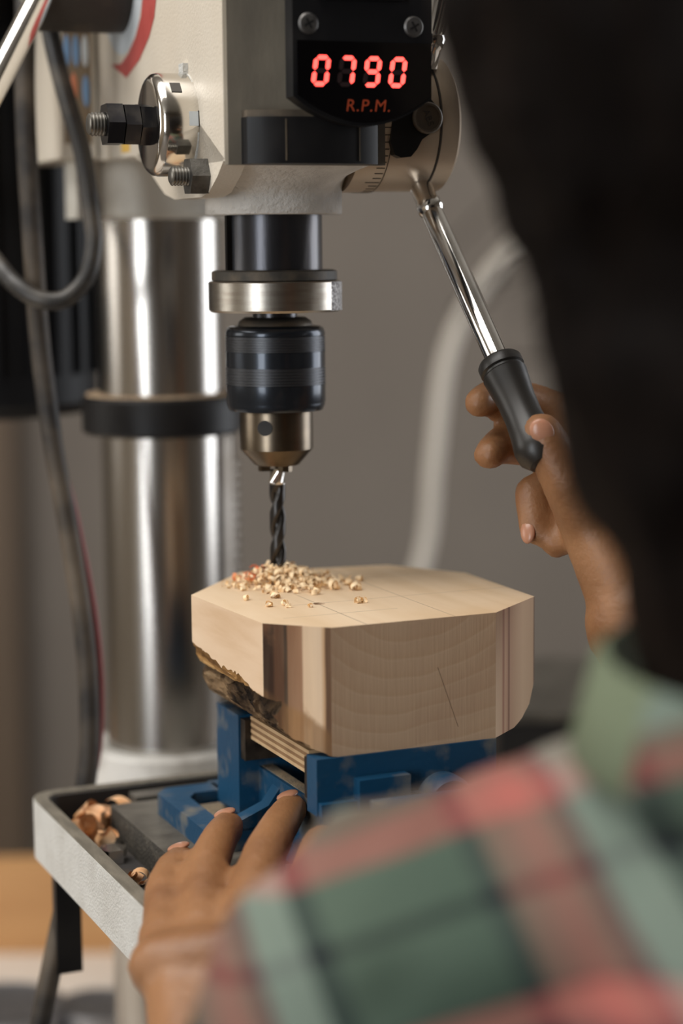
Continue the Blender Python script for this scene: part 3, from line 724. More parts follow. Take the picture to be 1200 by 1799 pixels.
# ------------------------------------------------------------------ wood block
WZ = -146.1
b = MB()
prof = [(90, WZ), (88, -160), (86, -170), (84.6, -176), (82, -184), (78.5, -191), (73, -195.5), (66, -197.4)]
prof += [(66 - 6 * k, -197.4) for k in range(1, 15)]
prof += [(-20.5, -197.2), (-24, -196), (-28.5, -194), (-32.5, -191), (-35.5, -187), (-37.2, -182.5), (-36.4, -179), (-36, -177.2), (-38.5, -176.6), (-41.0, -175.6), (-42.6, -172.5), (-44.0, -168.5), (-45.6, -165.2), (-48, -163.5), (-52, -160), (-56, WZ)]
def densify(P, z_hi, z_lo, step):
    out = [P[0]]
    for p, q in zip(P[:-1], P[1:]):
        n = 1
        if p[0] < -20 and max(p[1], q[1]) <= z_hi and min(p[1], q[1]) >= z_lo: n = max(1, int(math.hypot(q[0] - p[0], q[1] - p[1]) / step))
        for k in range(1, n + 1): out.append((p[0] + (q[0] - p[0]) * k / n, p[1] + (q[1] - p[1]) * k / n))
    return out
prof = densify(prof, -165, -197.25, 1.1)
YN = 130
rows = []
for j in range(YN + 1):
    y = -106.0 + 140.0 * j / YN; row = []
    for k, (x, z) in enumerate(prof):
        v = Vector((x, y, z))
        bark = 1.0 if (z < -163 and z > -197.3) else 0.0
        if bark:
            nv = noise.noise(Vector((x * 0.09, y * 0.05, z * 0.12))) * 3.2 + noise.noise(Vector((x * 0.3, y * 0.2, z * 0.3))) * 1.8
            if x < 0: nv += noise.noise(Vector((x * 0.8, y * 0.5, z * 0.8))) * 0.9 - max(0.0, 0.16 - abs(noise.noise(Vector((x * 0.16 + 7, y * 0.12, z * 0.16))))) * 14
            inner = x < -22 and z < -176
            v.x += nv * (0.8 if x < 0 else -0.25) * (0.95 if inner else 0.5); v.z += abs(nv) * 0.5
        row.append(b.bm.verts.new(v))
    rows.append(row)
K = len(prof)
for A_, B_ in zip(rows[:-1], rows[1:]):
    for k in range(K - 1):
        f = b.bm.faces.new((A_[k], A_[k + 1], B_[k + 1], B_[k]))
        zc_ = (prof[k][1] + prof[k + 1][1]) / 2
        f.material_index = 5 if zc_ < -176 and prof[k][0] < 0 else (6 if zc_ > -176.5 and prof[k][0] < 0 else 5)
f = b.bm.faces.new(rows[0]); f.material_index = 1
f = b.bm.faces.new(rows[-1][::-1]); f.material_index = 1
for A_, B_ in zip(rows[:-1], rows[1:]):
    pass
top = b.bm.faces.new([r[0] for r in rows] + [r[-1] for r in rows[::-1]]); top.material_index = 0
bmesh.ops.recalc_face_normals(b.bm, faces=b.bm.faces)
cuts = [((-45.2, -13.9), (-41.0, -86), 3), ((-41.0, -86), (-20.4, -106.2), 2), ((51.2, -106.0), (82.6, -81.2), 4), ((82.6, -81.2), (84.0, -15), 3), ((84.0, -15), (62, 20.5), 3), ((62, 20.5), (-6, 31.5), 1), ((-6, 31.5), (-45.2, -13.9), 3)]
for (xa, ya), (xb, yb), mi in cuts:
    d = Vector((xb - xa, yb - ya, 0)); n_ = Vector((d.y, -d.x, 0)).normalized()
    mid = Vector(((xa + xb) / 2, (ya + yb) / 2, WZ))
    if (Vector((20, -38, WZ)) - mid).dot(n_) > 0: n_ = -n_
    r = bmesh.ops.bisect_plane(b.bm, geom=b.bm.verts[:] + b.bm.edges[:] + b.bm.faces[:], plane_co=mid, plane_no=n_, clear_outer=True, dist=1e-4)
    ce = [e for e in r['geom_cut'] if isinstance(e, bmesh.types.BMEdge) and len(e.link_faces) < 2]
    ff = bmesh.ops.holes_fill(b.bm, edges=ce, sides=0)
    for f in ff['faces']: f.material_index = mi

# wood materials (object space, metres, table frame, origin at the spindle axis)
OX, OY, OZ = 20.0, -38.0, -197.4      # object origin of the block
def mm(nt, s, off): return mth(nt, 'ADD', mth(nt, 'MULTIPLY', s, 1000.0), off)
def wood_top():
    m, nt, p, tc, sp = nodes_mat('pale_sawn_wood_top', 0.55)
    x = mm(nt, sp.outputs[0], OX); y = mm(nt, sp.outputs[1], OY)
    g = nz(nt, tc.outputs['Object'], 60, 6, (1.0, 0.12, 1.0), 0.4)
    colr_ = ramp(nt, g, [(0.3, lin(216, 188, 153)), (0.55, lin(226, 200, 168)), (0.75, lin(232, 209, 179))])
    patch = nz(nt, tc.outputs['Object'], 18, 3)
    colr_ = mixc(nt, mth(nt, 'MULTIPLY', ramp(nt, patch, [(0.5, (0, 0, 0, 1)), (0.75, (1, 1, 1, 1))]), 0.35), colr_, lin(206, 168, 120))
    line = None
    for ax, pos, lo, hi in ((x, -5.3, -110, -30), (x, 33.0, -110, 30), (y, -55.6, -16, 84), (y, -8.0, 10, 84), (y, -80.0, -30, 20)):
        other = y if ax is x else x
        d = mth(nt, 'ABSOLUTE', mth(nt, 'SUBTRACT', ax, pos))
        h = mth(nt, 'LESS_THAN', d, 0.22)
        h = mth(nt, 'MULTIPLY', h, mth(nt, 'MULTIPLY', mth(nt, 'GREATER_THAN', other, lo), mth(nt, 'LESS_THAN', other, hi)))
        line = h if line is None else mth(nt, 'MAXIMUM', line, h)
    lw = mth(nt, 'MULTIPLY', line, mth(nt, 'MULTIPLY', g, 1.1))
    colr_ = mixc(nt, lw, colr_, lin(120, 100, 82))
    nt.links.new(colr_, p.inputs['Base Color']); bumpn(nt, p, g, 0.15)
    return m
def wood_end():
    m, nt, p, tc, sp = nodes_mat('end_grain_rings', 0.6)
    x = mm(nt, sp.outputs[0], OX); z = mm(nt, sp.outputs[2], OZ)
    w = nz(nt, tc.outputs['Object'], 12, 3)
    dx = mth(nt, 'SUBTRACT', x, 18.0); dz = mth(nt, 'SUBTRACT', z, -128.0)
    rr = mth(nt, 'SQRT', mth(nt, 'ADD', mth(nt, 'MULTIPLY', dx, dx), mth(nt, 'MULTIPLY', mth(nt, 'MULTIPLY', dz, dz), 1.9)))
    ph = mth(nt, 'ADD', mth(nt, 'MULTIPLY', rr, 0.10), mth(nt, 'MULTIPLY', w, 2.6))
    fr = mth(nt, 'FRACT', ph)
    rings_ = ramp(nt, fr, [(0.0, lin(201, 171, 141)), (0.5, lin(198, 167, 137)), (0.8, lin(195, 163, 132)), (0.93, lin(205, 176, 146)), (1.0, lin(201, 171, 141))])
    saw = nz(nt, tc.outputs['Object'], 1100, 2, (1.0, 1.0, 0.04))
    patch = nz(nt, tc.outputs['Object'], 26, 3)
    rings_ = mixc(nt, mth(nt, 'MULTIPLY', ramp(nt, patch, [(0.45, (0, 0, 0, 1)), (0.7, (1, 1, 1, 1))]), 0.45), rings_, lin(180, 146, 120))
    colr_ = mixc(nt, 0.08, rings_, ramp(nt, saw, [(0.35, lin(150, 122, 94)), (0.65, lin(216, 188, 154))]))
    # fine radial check
    cl = mth(nt, 'ABSOLUTE', mth(nt, 'SUBTRACT', mth(nt, 'SUBTRACT', x, 26.0), mth(nt, 'MULTIPLY', mth(nt, 'SUBTRACT', z, -168.0), -0.36)))
    ck = mth(nt, 'MULTIPLY', mth(nt, 'LESS_THAN', cl, 0.16), mth(nt, 'MULTIPLY', mth(nt, 'LESS_THAN', z, -166.0), mth(nt, 'GREATER_THAN', z, -191.0)))
    colr_ = mixc(nt, mth(nt, 'MULTIPLY', ck, 0.75), colr_, lin(92, 70, 52))
    nt.links.new(colr_, p.inputs['Base Color']); bumpn(nt, p, saw, 0.12)
    return m
def wood_stripes():
    m, nt, p, tc, sp = nodes_mat('chamfer_with_dark_stripes', 0.6)
    x = mm(nt, sp.outputs[0], OX); z = mm(nt, sp.outputs[2], OZ)
    w = nz(nt, tc.outputs['Object'], 60, 3, (1, 1, 0.25))
    u = mth(nt, 'DIVIDE', mth(nt, 'ADD', mth(nt, 'ADD', x, 41.0), mth(nt, 'MULTIPLY', mth(nt, 'SUBTRACT', w, 0.5), 1.2)), 20.6)
    c = ramp(nt, u, [(0.0, lin(38, 25, 19)), (0.13, lin(42, 28, 21)), (0.17, lin(88, 60, 43)), (0.29, lin(84, 57, 41)), (0.315, lin(34, 23, 18)), (0.345, lin(34, 23, 18)), (0.365, lin(126, 89, 64)), (0.57, lin(146, 106, 79)), (0.60, lin(222, 194, 162)), (0.84, lin(230, 204, 174)), (0.89, lin(196, 158, 120)), (0.92, lin(74, 50, 36)), (1.0, lin(96, 68, 48))])
    g = nz(nt, tc.outputs['Object'], 110, 5, (1.0, 1.0, 0.09))
    c = mixc(nt, 0.17, c, ramp(nt, g, [(0.35, lin(106, 76, 54)), (0.65, lin(228, 198, 162))]))
    bl = nz(nt, tc.outputs['Object'], 70, 4)
    c = mixc(nt, mth(nt, 'MULTIPLY', ramp(nt, bl, [(0.56, (0, 0, 0, 1)), (0.7, (1, 1, 1, 1))]), 0.4), c, lin(150, 104, 72))
    edge = mth(nt, 'ADD', mth(nt, 'ADD', mth(nt, 'MULTIPLY', x, -0.75), mth(nt, 'MULTIPLY', z, -1.0)), mth(nt, 'MULTIPLY', bl, 7.0))
    lowz = nt.nodes.new('ShaderNodeMapRange'); lowz.interpolation_type = 'SMOOTHSTEP'
    lowz.inputs['From Min'].default_value = 204.5; lowz.inputs['From Max'].default_value = 208.5; nt.links.new(edge, lowz.inputs['Value'])
    c = mixc(nt, mth(nt, 'MULTIPLY', lowz.outputs[0], 0.8), c, ramp(nt, g, [(0.35, lin(92, 66, 44)), (0.65, lin(160, 122, 82))]))
    nt.links.new(c, p.inputs['Base Color']); bumpn(nt, p, g, 0.25)
    return m
def wood_side():
    m, nt, p, tc, sp = nodes_mat('pale_sawn_wood_side', 0.6)
    g = nz(nt, tc.outputs['Object'], 90, 5, (1, 0.16, 1.0), 0.3)
    c = ramp(nt, g, [(0.3, lin(204, 172, 138)), (0.5, lin(218, 190, 160)), (0.72, lin(226, 202, 174))])
    nt.links.new(c, p.inputs['Base Color']); bumpn(nt, p, g, 0.2)
    return m
def wood_right():
    m, nt, p, tc, sp = nodes_mat('pinkish_streaked_chamfer', 0.6)
    x = mm(nt, sp.outputs[0], OX); z = mm(nt, sp.outputs[2], OZ)
    w = nz(nt, tc.outputs['Object'], 30, 3, (1, 1, 0.4))
    u = mth(nt, 'DIVIDE', mth(nt, 'ADD', mth(nt, 'SUBTRACT', x, 51.0), mth(nt, 'MULTIPLY', mth(nt, 'SUBTRACT', w, 0.5), 1.6)), 31.5)
    c = ramp(nt, u, [(0.0, lin(216, 188, 156)), (0.16, lin(206, 174, 142)), (0.20, lin(160, 108, 84)), (0.24, lin(200, 166, 134)), (0.30, lin(190, 150, 120)), (0.34, lin(124, 84, 62)), (0.37, lin(188, 152, 122)), (0.7, lin(210, 180, 146)), (0.97, lin(198, 166, 132)), (1.0, lin(104, 74, 52))])
    g = nz(nt, tc.outputs['Object'], 80, 5, (1, 1, 0.12))
    c = mixc(nt, mth(nt, 'MULTIPLY', ramp(nt, g, [(0.55, (0, 0, 0, 1)), (0.72, (1, 1, 1, 1))]), 0.5), c, lin(172, 116, 96))
    nt.links.new(c, p.inputs['Base Color']); bumpn(nt, p, g, 0.2)
    return m
def bark_m():
    m, nt, p, tc, sp = nodes_mat('weathered_bark', 0.85)
    n1 = nz(nt, tc.outputs['Object'], 70, 8, (1.0, 0.5, 1.0), 0.8)
    c = ramp(nt, n1, [(0.34, lin(34, 26, 20)), (0.44, lin(88, 70, 52)), (0.56, lin(146, 120, 90)), (0.70, lin(184, 160, 126))])
    nt.links.new(c, p.inputs['Base Color']); bumpn(nt, p, n1, 1.0, 0.003)
    return m
def cambium_m():
    m, nt, p, tc, sp = nodes_mat('golden_live_edge', 0.75)
    n1 = nz(nt, tc.outputs['Object'], 60, 6, (1.0, 0.15, 2.5), 0.5)
    c = ramp(nt, n1, [(0.32, lin(110, 78, 46)), (0.48, lin(162, 122, 74)), (0.66, lin(194, 154, 102))])
    nt.links.new(c, p.inputs['Base Color']); bumpn(nt, p, n1, 0.8, 0.002)
    return m
wb = b.build('wood_block', [wood_top(), wood_end(), wood_stripes(), wood_side(), wood_right(), bark_m(), cambium_m()], frame=T, org=(OX, OY, OZ), smooth=28)
tag(wb, 'eight-sided pale wood block with bark underside clamped above the blue vise', 'wood block')
# holes: the one being drilled and the marked one beside it
cut = MB()
MTi = Matrix.Identity(4)
cut.lathe([(0, -160), (3.6, -160), (3.6, -140), (0, -140)], 32, Matrix.Translation((0, 0, 0)))
cut.lathe([(0, -158), (2.6, -158), (2.6, -140), (0, -140)], 32, Matrix.Translation((-4.5, -56.5, 0)))
co = cut.build('cutter', bpy.data.materials['pale_sawn_wood_side'], frame=T, org=(OX, OY, OZ))
md = wb.modifiers.new('holes', 'BOOLEAN'); md.object = co; md.operation = 'DIFFERENCE'; md.solver = 'EXACT'
bpy.context.view_layer.update()
dg = bpy.context.evaluated_depsgraph_get()
nm = bpy.data.meshes.new_from_object(wb.evaluated_get(dg))
wb.modifiers.clear()
if len(nm.polygons) > 1000: wb.data = nm; nm.set_sharp_from_angle(angle=math.radians(25))
bpy.data.objects.remove(co, do_unlink=True)
for f in wb.data.polygons:
    if f.material_index <= 4: f.use_smooth = False

# ------------------------------------------------------------------ chips and shavings
def chip(b, c, r, wd_, turns, rot, mi=0, n=7, zmin=None):
    E_ = Euler(rot).to_matrix(); c = Vector(c); prev = None
    cone = random.uniform(-0.4, 0.4)
    for k in range(n + 1):
        a = turns * 2 * math.pi * k / n; rr = r * (1 + cone * k / n)
        q = []
        for s in (-0.5, 0.5):
            v = E_ @ Vector((rr * math.cos(a), rr * math.sin(a), s * wd_ * (1 - 0.5 * abs(2 * k / n - 1)) + 0.35 * r * k / n)) + c
            if zmin is not None and v.z < zmin: v.z = zmin + random.uniform(0, 0.1)
            q.append(b.bm.verts.new(v))
        if prev: b.bm.faces.new((prev[0], prev[1], q[1], q[0])).material_index = mi
        prev = q
def rrot(): return (random.uniform(0, 6.28), random.uniform(0, 6.28), random.uniform(0, 6.28))
b = MB(); cnt = 0
while cnt < 640:
    a = random.uniform(0, 2 * math.pi); t = abs(random.gauss(0, 0.5))
    if t > 1: continue
    # heap in front of and beside the bit, elongated to both sides
    x_ = 2.0 + 29 * t * math.cos(a) ; y_ = -7 + 24 * t * math.sin(a)
    if math.hypot(x_, y_) < 3.9: continue
    hgt = 6.2 * math.exp(-((math.hypot(x_, y_) - 5) / 11) ** 2) + 0.5
    z_ = WZ + random.uniform(0.4, 1.0) * hgt + 0.4
    org_ = 1 if (x_ < 2 and y_ > -2 and random.random() < 0.7) else 0
    chip(b, (x_, y_, z_), random.uniform(0.8, 2.1), random.uniform(1.2, 2.8), random.uniform(0.35, 0.95), rrot(), org_, 6, WZ + 0.05)
    cnt += 1
tag(b.build('drilling_chips', [chipm, chip_redlit], frame=T, org=(0, 0, WZ), smooth=60, normals=False), 'heap of curled pale wood chips around the drill bit', 'wood chips', kind='stuff')
cl = [(-29, -36, 1.7, 'lone wood chip on the left corner of the block top'), (-26, -54, 1.6, 'upright pale chip near the left edge of the block top'), (-19, -54, 1.5, 'pale chip beside the left edge chips on the block'),
      (-19.5, -59.5, 1.3, 'flat chip nearest the striped chamfer of the block'), (-11, -63, 1.3, 'small chip left of the marked hole'), (14.5, -29, 2.4, 'curled chip cluster right of the heap on the block'),
      (3, -36, 2.0, 'curled chip in front of the heap on the block'), (21.5, -33, 2.3, 'fluffy chip at the right end of the heap'), (11.5, -63, 1.9, 'chip lying between the marked hole and the front edge'),
      (33, -13, 2.0, 'chip lying alone behind the heap on the block'), (-16, -36, 2.2, 'chip at the left front of the heap'), (24, -22, 2.2, 'pale chip beyond the right end of the heap')]
for i, (x_, y_, r_, lb) in enumerate(cl):
    b = MB()
    for k in range(4 if r_ > 1.8 else 2):
        chip(b, (x_ + random.uniform(-.7, .7) * r_ * (k > 0), y_ + random.uniform(-.7, .7) * r_ * (k > 0), WZ + r_ * 0.6), r_ * random.uniform(0.5, 0.9), r_ * 1.1, random.uniform(0.6, 1.1), rrot(), 0, 8, WZ + 0.05)
    tag(b.build('wood_chip', chipm, frame=T, org=(x_, y_, WZ), smooth=60, normals=False), lb, 'wood chip', 'loose chips on the block')
ZCH = ZT - 14.5
sh = [(-77, 40, 11, 'large amber curled shaving in the rear left corner of the table channel'), (-72, 54, 9.5, 'pale curled shaving behind the amber one in the table channel'), (-58, 54, 9, 'pink pale shaving resting by the dark table slot'),
      (-76, 27, 7, 'shaving curl nearest the chrome nut in the table channel'), (-76, -28, 5.0, 'small amber shaving curl beside the table face edge'), (-75, -42, 4.6, 'tiny curled shaving in the channel close to the fingers'),
      (-22, 62, 5, 'shaving by the rear rim next to the vise'), (0, 64, 4.5, 'small shaving behind the fixed jaw by the rear rim')]
for x_, y_, r_, lb in sh:
    b = MB()
    zb = ZCH
    for k in range(5 if r_ > 7 else 3):
        chip(b, (x_ + random.uniform(-.4, .4) * r_, y_ + random.uniform(-.4, .4) * r_, zb + r_ * random.uniform(0.5, 0.95)), r_ * random.uniform(0.45, 0.7), r_ * random.uniform(0.8, 1.2), random.uniform(0.6, 1.0), rrot(), 0, 12, zb + 0.1)
    tag(b.build('wood_shaving', shavm, frame=T, org=(x_, y_, zb), smooth=60, normals=False), lb, 'wood shaving', 'shavings in the table channel')
b = MB(); Mn = Matrix.Translation((-76, 8, ZCH))
hexprof(b, 6.5, 0, 6, Mn, 0.8); tag(b.build('steel_nut', chrome, frame=T, org=(-76, 8, ZCH)), 'bright steel hex nut lying in the left table channel', 'nut')

# ------------------------------------------------------------------ cables
def cable(name, pts, r, m, label, base, seg=14, n=12):
    b = MB(); b.tube(spline(pts, n), r, seg); o = b.build(name, m, frame=C, org=base, smooth=180)
    return tag(o, label, 'cable')
cable('looped_cable', [(-148, 1060, 190), (-140, 960, 130)]+[(x*.962, y*.962, z*.962) for x, y, z in ((-141, 984, 109), (-137, 981, 89), (-132, 978, 70), (-125, 975, 45), (-121, 971, 15), (-120, 969, 1), (-124, 967, -15), (-134, 965, -25), (-147, 965, -25), (-160, 970, -17), (-173, 985, -4))]+[(-195, 1010, 20), (-215, 1080, 60)], 4.3, rubber, 'black cable hanging in a loop beside the column', (-147, 965, -30))
PC = [(-168, 1080, 190), (-150, 970, 125), (-149, 954, 76), (-148, 949, 42), (-146, 944, 4), (-143, 938, -44), (-137, 931, -93), (-130, 925, -133), (-122.5, 918, -187), (-121, 912, -233), (-124, 905, -262), (-128, 890, -290), (-134, 880, -319), (-142, 875, -356), (-156, 875, -420), (-168, 880, -510), (-190, 900, BENCH + 6), (-520, 1300, BENCH + 6)]
cable('power_cord', PC, 5.0, rubber_dusty, 'long dusty dark cord hanging past the table corner', (-150, 905, BENCH))
ro_ = [0, 0, 0, 0, 0, 0, 0.5, 3.2, 4.6, 3.6, 0.5, -3, -3, -3, -3, -3, 0, 0]
cable('red_cord', [(p[0] + d, p[1] + 7.6, p[2]) for p, d in zip(PC, ro_)], 2.2, redstripe, 'thin red cord running along the dusty cord', (-150, 912, BENCH))
cable('white_cable', [(300, 2045, zt), (290, 2040, 300), (240, 2030, 60), (160, 2020, -22), (112, 2010, -105), (95, 2000, -220), (88, 2000, -300), (66, 1990, -380), (46, 1980, -450), (30, 1980, -700), (40, 1985, -CAMZ + 9)], 8.0, whitecable, 'white cable hanging behind the block against the grey wall', (60, 1985, -CAMZ))

# ------------------------------------------------------------------ things on the bench behind
def tin(x_, y_, r_, h_, m, label, nm='round_tin'):
    e = thing(nm, label, 'tin', C, (x_, y_, BENCH))
    MB().lathe([(0, BENCH), (r_ - 1, BENCH), (r_, BENCH + 1), (r_, BENCH + h_ - 12), (r_ - 1, BENCH + h_ - 11), (0, BENCH + h_ - 11)], 48, Matrix.Translation((x_, y_, 0))).build('tin_body', m, e)
    MB().lathe([(0, BENCH + h_ - 12), (r_ + 1, BENCH + h_ - 12), (r_ + 1.5, BENCH + h_ - 11), (r_ + 1.5, BENCH + h_ - 1.5), (r_ - 1, BENCH + h_), (r_ - 4, BENCH + h_ - 2), (0, BENCH + h_ - 2)], 48, Matrix.Translation((x_, y_, 0))).build('lid', tinm, e)
tin(-222, 1215, 40, 64, darktin, 'dark round tin at the far left of the bench')
tin(-163, 1230, 27, 58, tinm, 'small bright round tin on the bench left of the column')
tb = thing('toolbox', 'black toolbox on the bench behind the wood block', 'toolbox', C, (190, 1290, BENCH))
MB().box(100, 330, 1230, 1400, BENCH, -304, 5).build('box_body', tool_blk, tb)
MB().box(98, 332, 1228, 1402, -304, -299, 2).build('lid', castiron, tb)
MB().box(190, 270, 1300, 1320, -299.5, -292, 3).build('carry_handle', tool_blk, tb)

# ------------------------------------------------------------------ PERSON
pr_ = thing('person', 'dark-haired person in a plaid shirt leaning in, one hand on the feed handle', 'person', C, (190, 330, -CAMZ))
import numpy as np
_t = bmesh.new(); bmesh.ops.create_icosphere(_t, subdivisions=2, radius=1.0); _t.verts.ensure_lookup_table()
SPV = np.array([v.co[:] for v in _t.verts]); SPF = np.array([[v.index for v in f.verts] for f in _t.faces]); _t.free()
class Blob:
    def __init__(s): s.v = []; s.f = []; s.n = 0
    def ell(s, c, r, M=None, *a):
        if not isinstance(r, (tuple, list)): r = (r, r, r)
        P = SPV * np.array(r)
        if M is not None: P = P @ np.array(M.to_3x3()).T
        s.v.append(P + np.array(c[:])); s.f.append(SPF + s.n); s.n += len(SPV)
    def build(s, name, m, parent, smooth=180):
        V = (np.concatenate(s.v) - np.array(ORG[parent.name][:])) * 0.001; Fc = np.concatenate(s.f)
        me = bpy.data.meshes.new(name); me.vertices.add(len(V)); me.vertices.foreach_set('co', V.ravel())
        me.loops.add(Fc.size); me.loops.foreach_set('vertex_index', Fc.ravel().astype(np.int32))
        me.polygons.add(len(Fc)); me.polygons.foreach_set('loop_start', np.arange(0, Fc.size, 3, dtype=np.int32))
        me.update(calc_edges=True); me.materials.append(m)
        o = bpy.data.objects.new(name, me); COL.objects.link(o); o.parent = parent; ORG[o.name] = ORG[parent.name]
        return o
def chain(b, pts, step=0.35, u=14, v=8):
    # pts: list of ((x,y,z), r); dense overlapping balls, later fused by remeshing
    for (p, r), (q, s) in zip(pts[:-1], pts[1:]):
        p, q = Vector(p), Vector(q); L = (q - p).length; n = max(1, int(L / (min(r, s) * step)))
        for k in range(n + 1):
            t = k / n; b.ell(p.lerp(q, t), r + (s - r) * t, None, u, v)
def fuse(b, name, m, parent, voxel, smooth_it, disp=None):
    o = b.build(name, m, parent, smooth=180)
    md = o.modifiers.new('r', 'REMESH'); md.mode = 'VOXEL'; md.voxel_size = voxel / 1000.0
    md2 = o.modifiers.new('s', 'SMOOTH'); md2.factor = 0.5; md2.iterations = smooth_it
    bpy.context.view_layer.update()
    dg = bpy.context.evaluated_depsgraph_get(); me = bpy.data.meshes.new_from_object(o.evaluated_get(dg))
    o.modifiers.clear(); old = o.data; o.data = me; bpy.data.meshes.remove(old)
    if not me.materials: me.materials.append(m)
    if disp:
        og = Vector(ORG[o.name])
        nv_ = len(me.vertices); cs = np.zeros(nv_ * 3); ns = np.zeros(nv_ * 3)
        me.vertices.foreach_get('co', cs); me.vertices.foreach_get('normal', ns)
        cs = cs.reshape(-1, 3) * 1000 + np.array(og[:]); ns = ns.reshape(-1, 3)
        f_ = np.array([disp(Vector(p)) for p in cs])
        me.vertices.foreach_set('co', ((cs + ns * f_[:, None] - np.array(og[:])) * 0.001).ravel()); me.update()
    me.shade_smooth()
    return o
LS, LE, LW = Vector((22, 500, -206)), Vector((-70, 455, -452)), Vector((-36, 630, -279))
RS, RE, RW = Vector((275, 530, -205)), Vector((252, 690, -365)), Vector((119, 770, -150))
HC = Vector((141, 505, 28))                          # head centre
FD = Vector((-0.36, 0.88, -0.30)).normalized()       # gaze
b = Blob()
chain(b, [((134, 456, -150), 58), ((136, 470, -90), 53), ((139, 490, -40), 56)])
# head
UPH = (Vector((0, 0, 1)) - FD * FD.z).normalized(); RTH = FD.cross(UPH)
MHd = Matrix(((RTH.x, FD.x, UPH.x, 0), (RTH.y, FD.y, UPH.y, 0), (RTH.z, FD.z, UPH.z, 0), (0, 0, 0, 1)))
def hp(r_, f_, u_): return HC + RTH * r_ + FD * f_ + UPH * u_
b.ell(hp(0, -8, 22), (74, 92, 86), MHd, 28, 18)
b.ell(hp(0, 22, -30), (58, 62, 78), MHd, 24, 14)
b.ell(hp(0, 60, -88), (24, 22, 18), MHd)
chain(b, [(hp(0, 84, 8), 8), (hp(0, 98, -22), 11)])
for s_ in (-1, 1):
    b.ell(hp(13 * s_, 88, -26), (7, 9, 7), MHd)
    b.ell(hp(31 * s_, 76, 2), (15, 8, 9), MHd)
    b.ell(hp(36 * s_, 66, -28), (20, 16, 18), MHd)
    b.ell(hp(75 * s_, -8, -6), (7, 17, 30), MHd)
    chain(b, [(hp(12 * s_, 84, 20), 8), (hp(44 * s_, 74, 20), 8)])
for u_ in (-50, -58): chain(b, [(hp(-18, 78, u_), 6), (hp(0, 84, u_), 7), (hp(18, 78, u_), 6)])
# torso, hips and legs
chain(b, [((138, 448, -186), 62), ((146, 420, -235), 86), ((158, 370, -330), 94), ((178, 310, -440), 90), ((195, 265, -540), 98)], 0.25, 20, 12)
chain(b, [(LS, 44), ((84, 478, -190), 46), ((138, 454, -182), 52), ((200, 482, -188), 46), (RS, 44)], 0.3)
for s_ in (-1, 1):
    chain(b, [((195 + 48 * s_, 265, -590), 62), ((195 + 70 * s_, 300, -900), 52), ((195 + 75 * s_, 255, -1230), 38), ((195 + 78 * s_, 330, -1270), 28)])
# arms
chain(b, [(LS, 46), (LS.lerp(LE, 0.5), 42), (LE, 34), (LE.lerp(LW, 0.3), 35), (LE.lerp(LW, 0.8), 27), (LW, 25)])
chain(b, [(RS, 46), (RS.lerp(RE, 0.5), 42), (RE, 34), (RE.lerp(RW, 0.3), 35), (RE.lerp(RW, 0.8), 26), (RW, 23.5)])
# left hand: flat on the table edge, fingers over the vise ear
def ch2(pts): chain(b, [(Vector(p), r) for p, r in pts], 0.3, 14, 8)
LM = {'p': Vector((-66, 694, -251)), 'r': Vector((-52, 692, -247)), 'm': Vector((-35, 689, -242)), 'i': Vector((-17, 684, -239))}
for k_, off in (('p', -14), ('r', -6), ('m', 3), ('i', 12)):
    ch2([(LW + Vector((off, 8, 1)), 18), (LW.lerp(LM[k_], 0.55) + Vector((off * 0.4, 0, 1.5)), 13.5), (LM[k_] + Vector((0, -2, -1)), 11.0)])
ch2([(LM['p'] + Vector((0, -20, -4)), 12.5), (LM['i'] + Vector((0, -22, -5)), 13)])
LF = {
 'p': [(LM['p'], 9.4), ((-69, 722, -243.5), 8.2), ((-67.5, 742, -241.5), 7.4), ((-65, 757, -242.3), 6.6)],
 'r': [(LM['r'], 10.0), ((-52.5, 729, -236), 8.8), ((-49.5, 752, -232.5), 8.0), ((-47, 770, -232.8), 7.2)],
 'm': [(LM['m'], 10.2), ((-30.5, 728, -230.5), 9.0), ((-25, 753, -226.5), 8.1), ((-21.5, 771, -226), 7.3)],
 'i': [(LM['i'], 10.2), ((-8, 714, -224), 9.2), ((-3, 733, -232), 8.2), ((-2, 740, -244), 7.2)],
}
for k_ in 'prmi': ch2(LF[k_])
ch2([(LW + Vector((20, 14, -6)), 14), ((-8, 662, -262), 12.5), ((2, 682, -268), 10), ((-2, 702, -270), 8.5)])
# right hand closed around the grip of the feed handle
RMc = [Vector((96, 812, -72)), Vector((101, 811, -90)), Vector((105, 806, -107)), Vector((108, 798, -121))]
for q in RMc: ch2([(RW, 20), (RW.lerp(q, 0.55), 15), (q, 10.5)])
ch2([(RMc[0], 11), (RMc[3], 10.5)])
RFg = [
 [(RMc[0], 9.6), ((80, 826, -66), 8.6), ((62, 820, -64), 7.8), ((57, 808, -65), 6.8)],
 [(RMc[1], 9.8), ((85, 826, -86), 8.8), ((66, 818, -84), 8.0), ((61, 804, -86), 7.0)],
 [(RMc[2], 9.6), ((90, 815, -99), 8.8), ((79, 806, -103), 8.2), ((79.5, 797, -116), 7.2)],
 [(RMc[3], 9.0), ((98, 806, -113), 8.0), ((90, 800, -116), 7.2), ((88, 794, -122), 6.6)],
]
for f_ in RFg: ch2(f_)
ch2([(RW + Vector((-6, 2, 12)), 17), ((101, 780, -114), 13.5), ((89.5, 774, -93), 10.8), ((79.5, 775.5, -75), 9.0)])
body = fuse(b, 'body', skin, pr_, 2.6, 5)
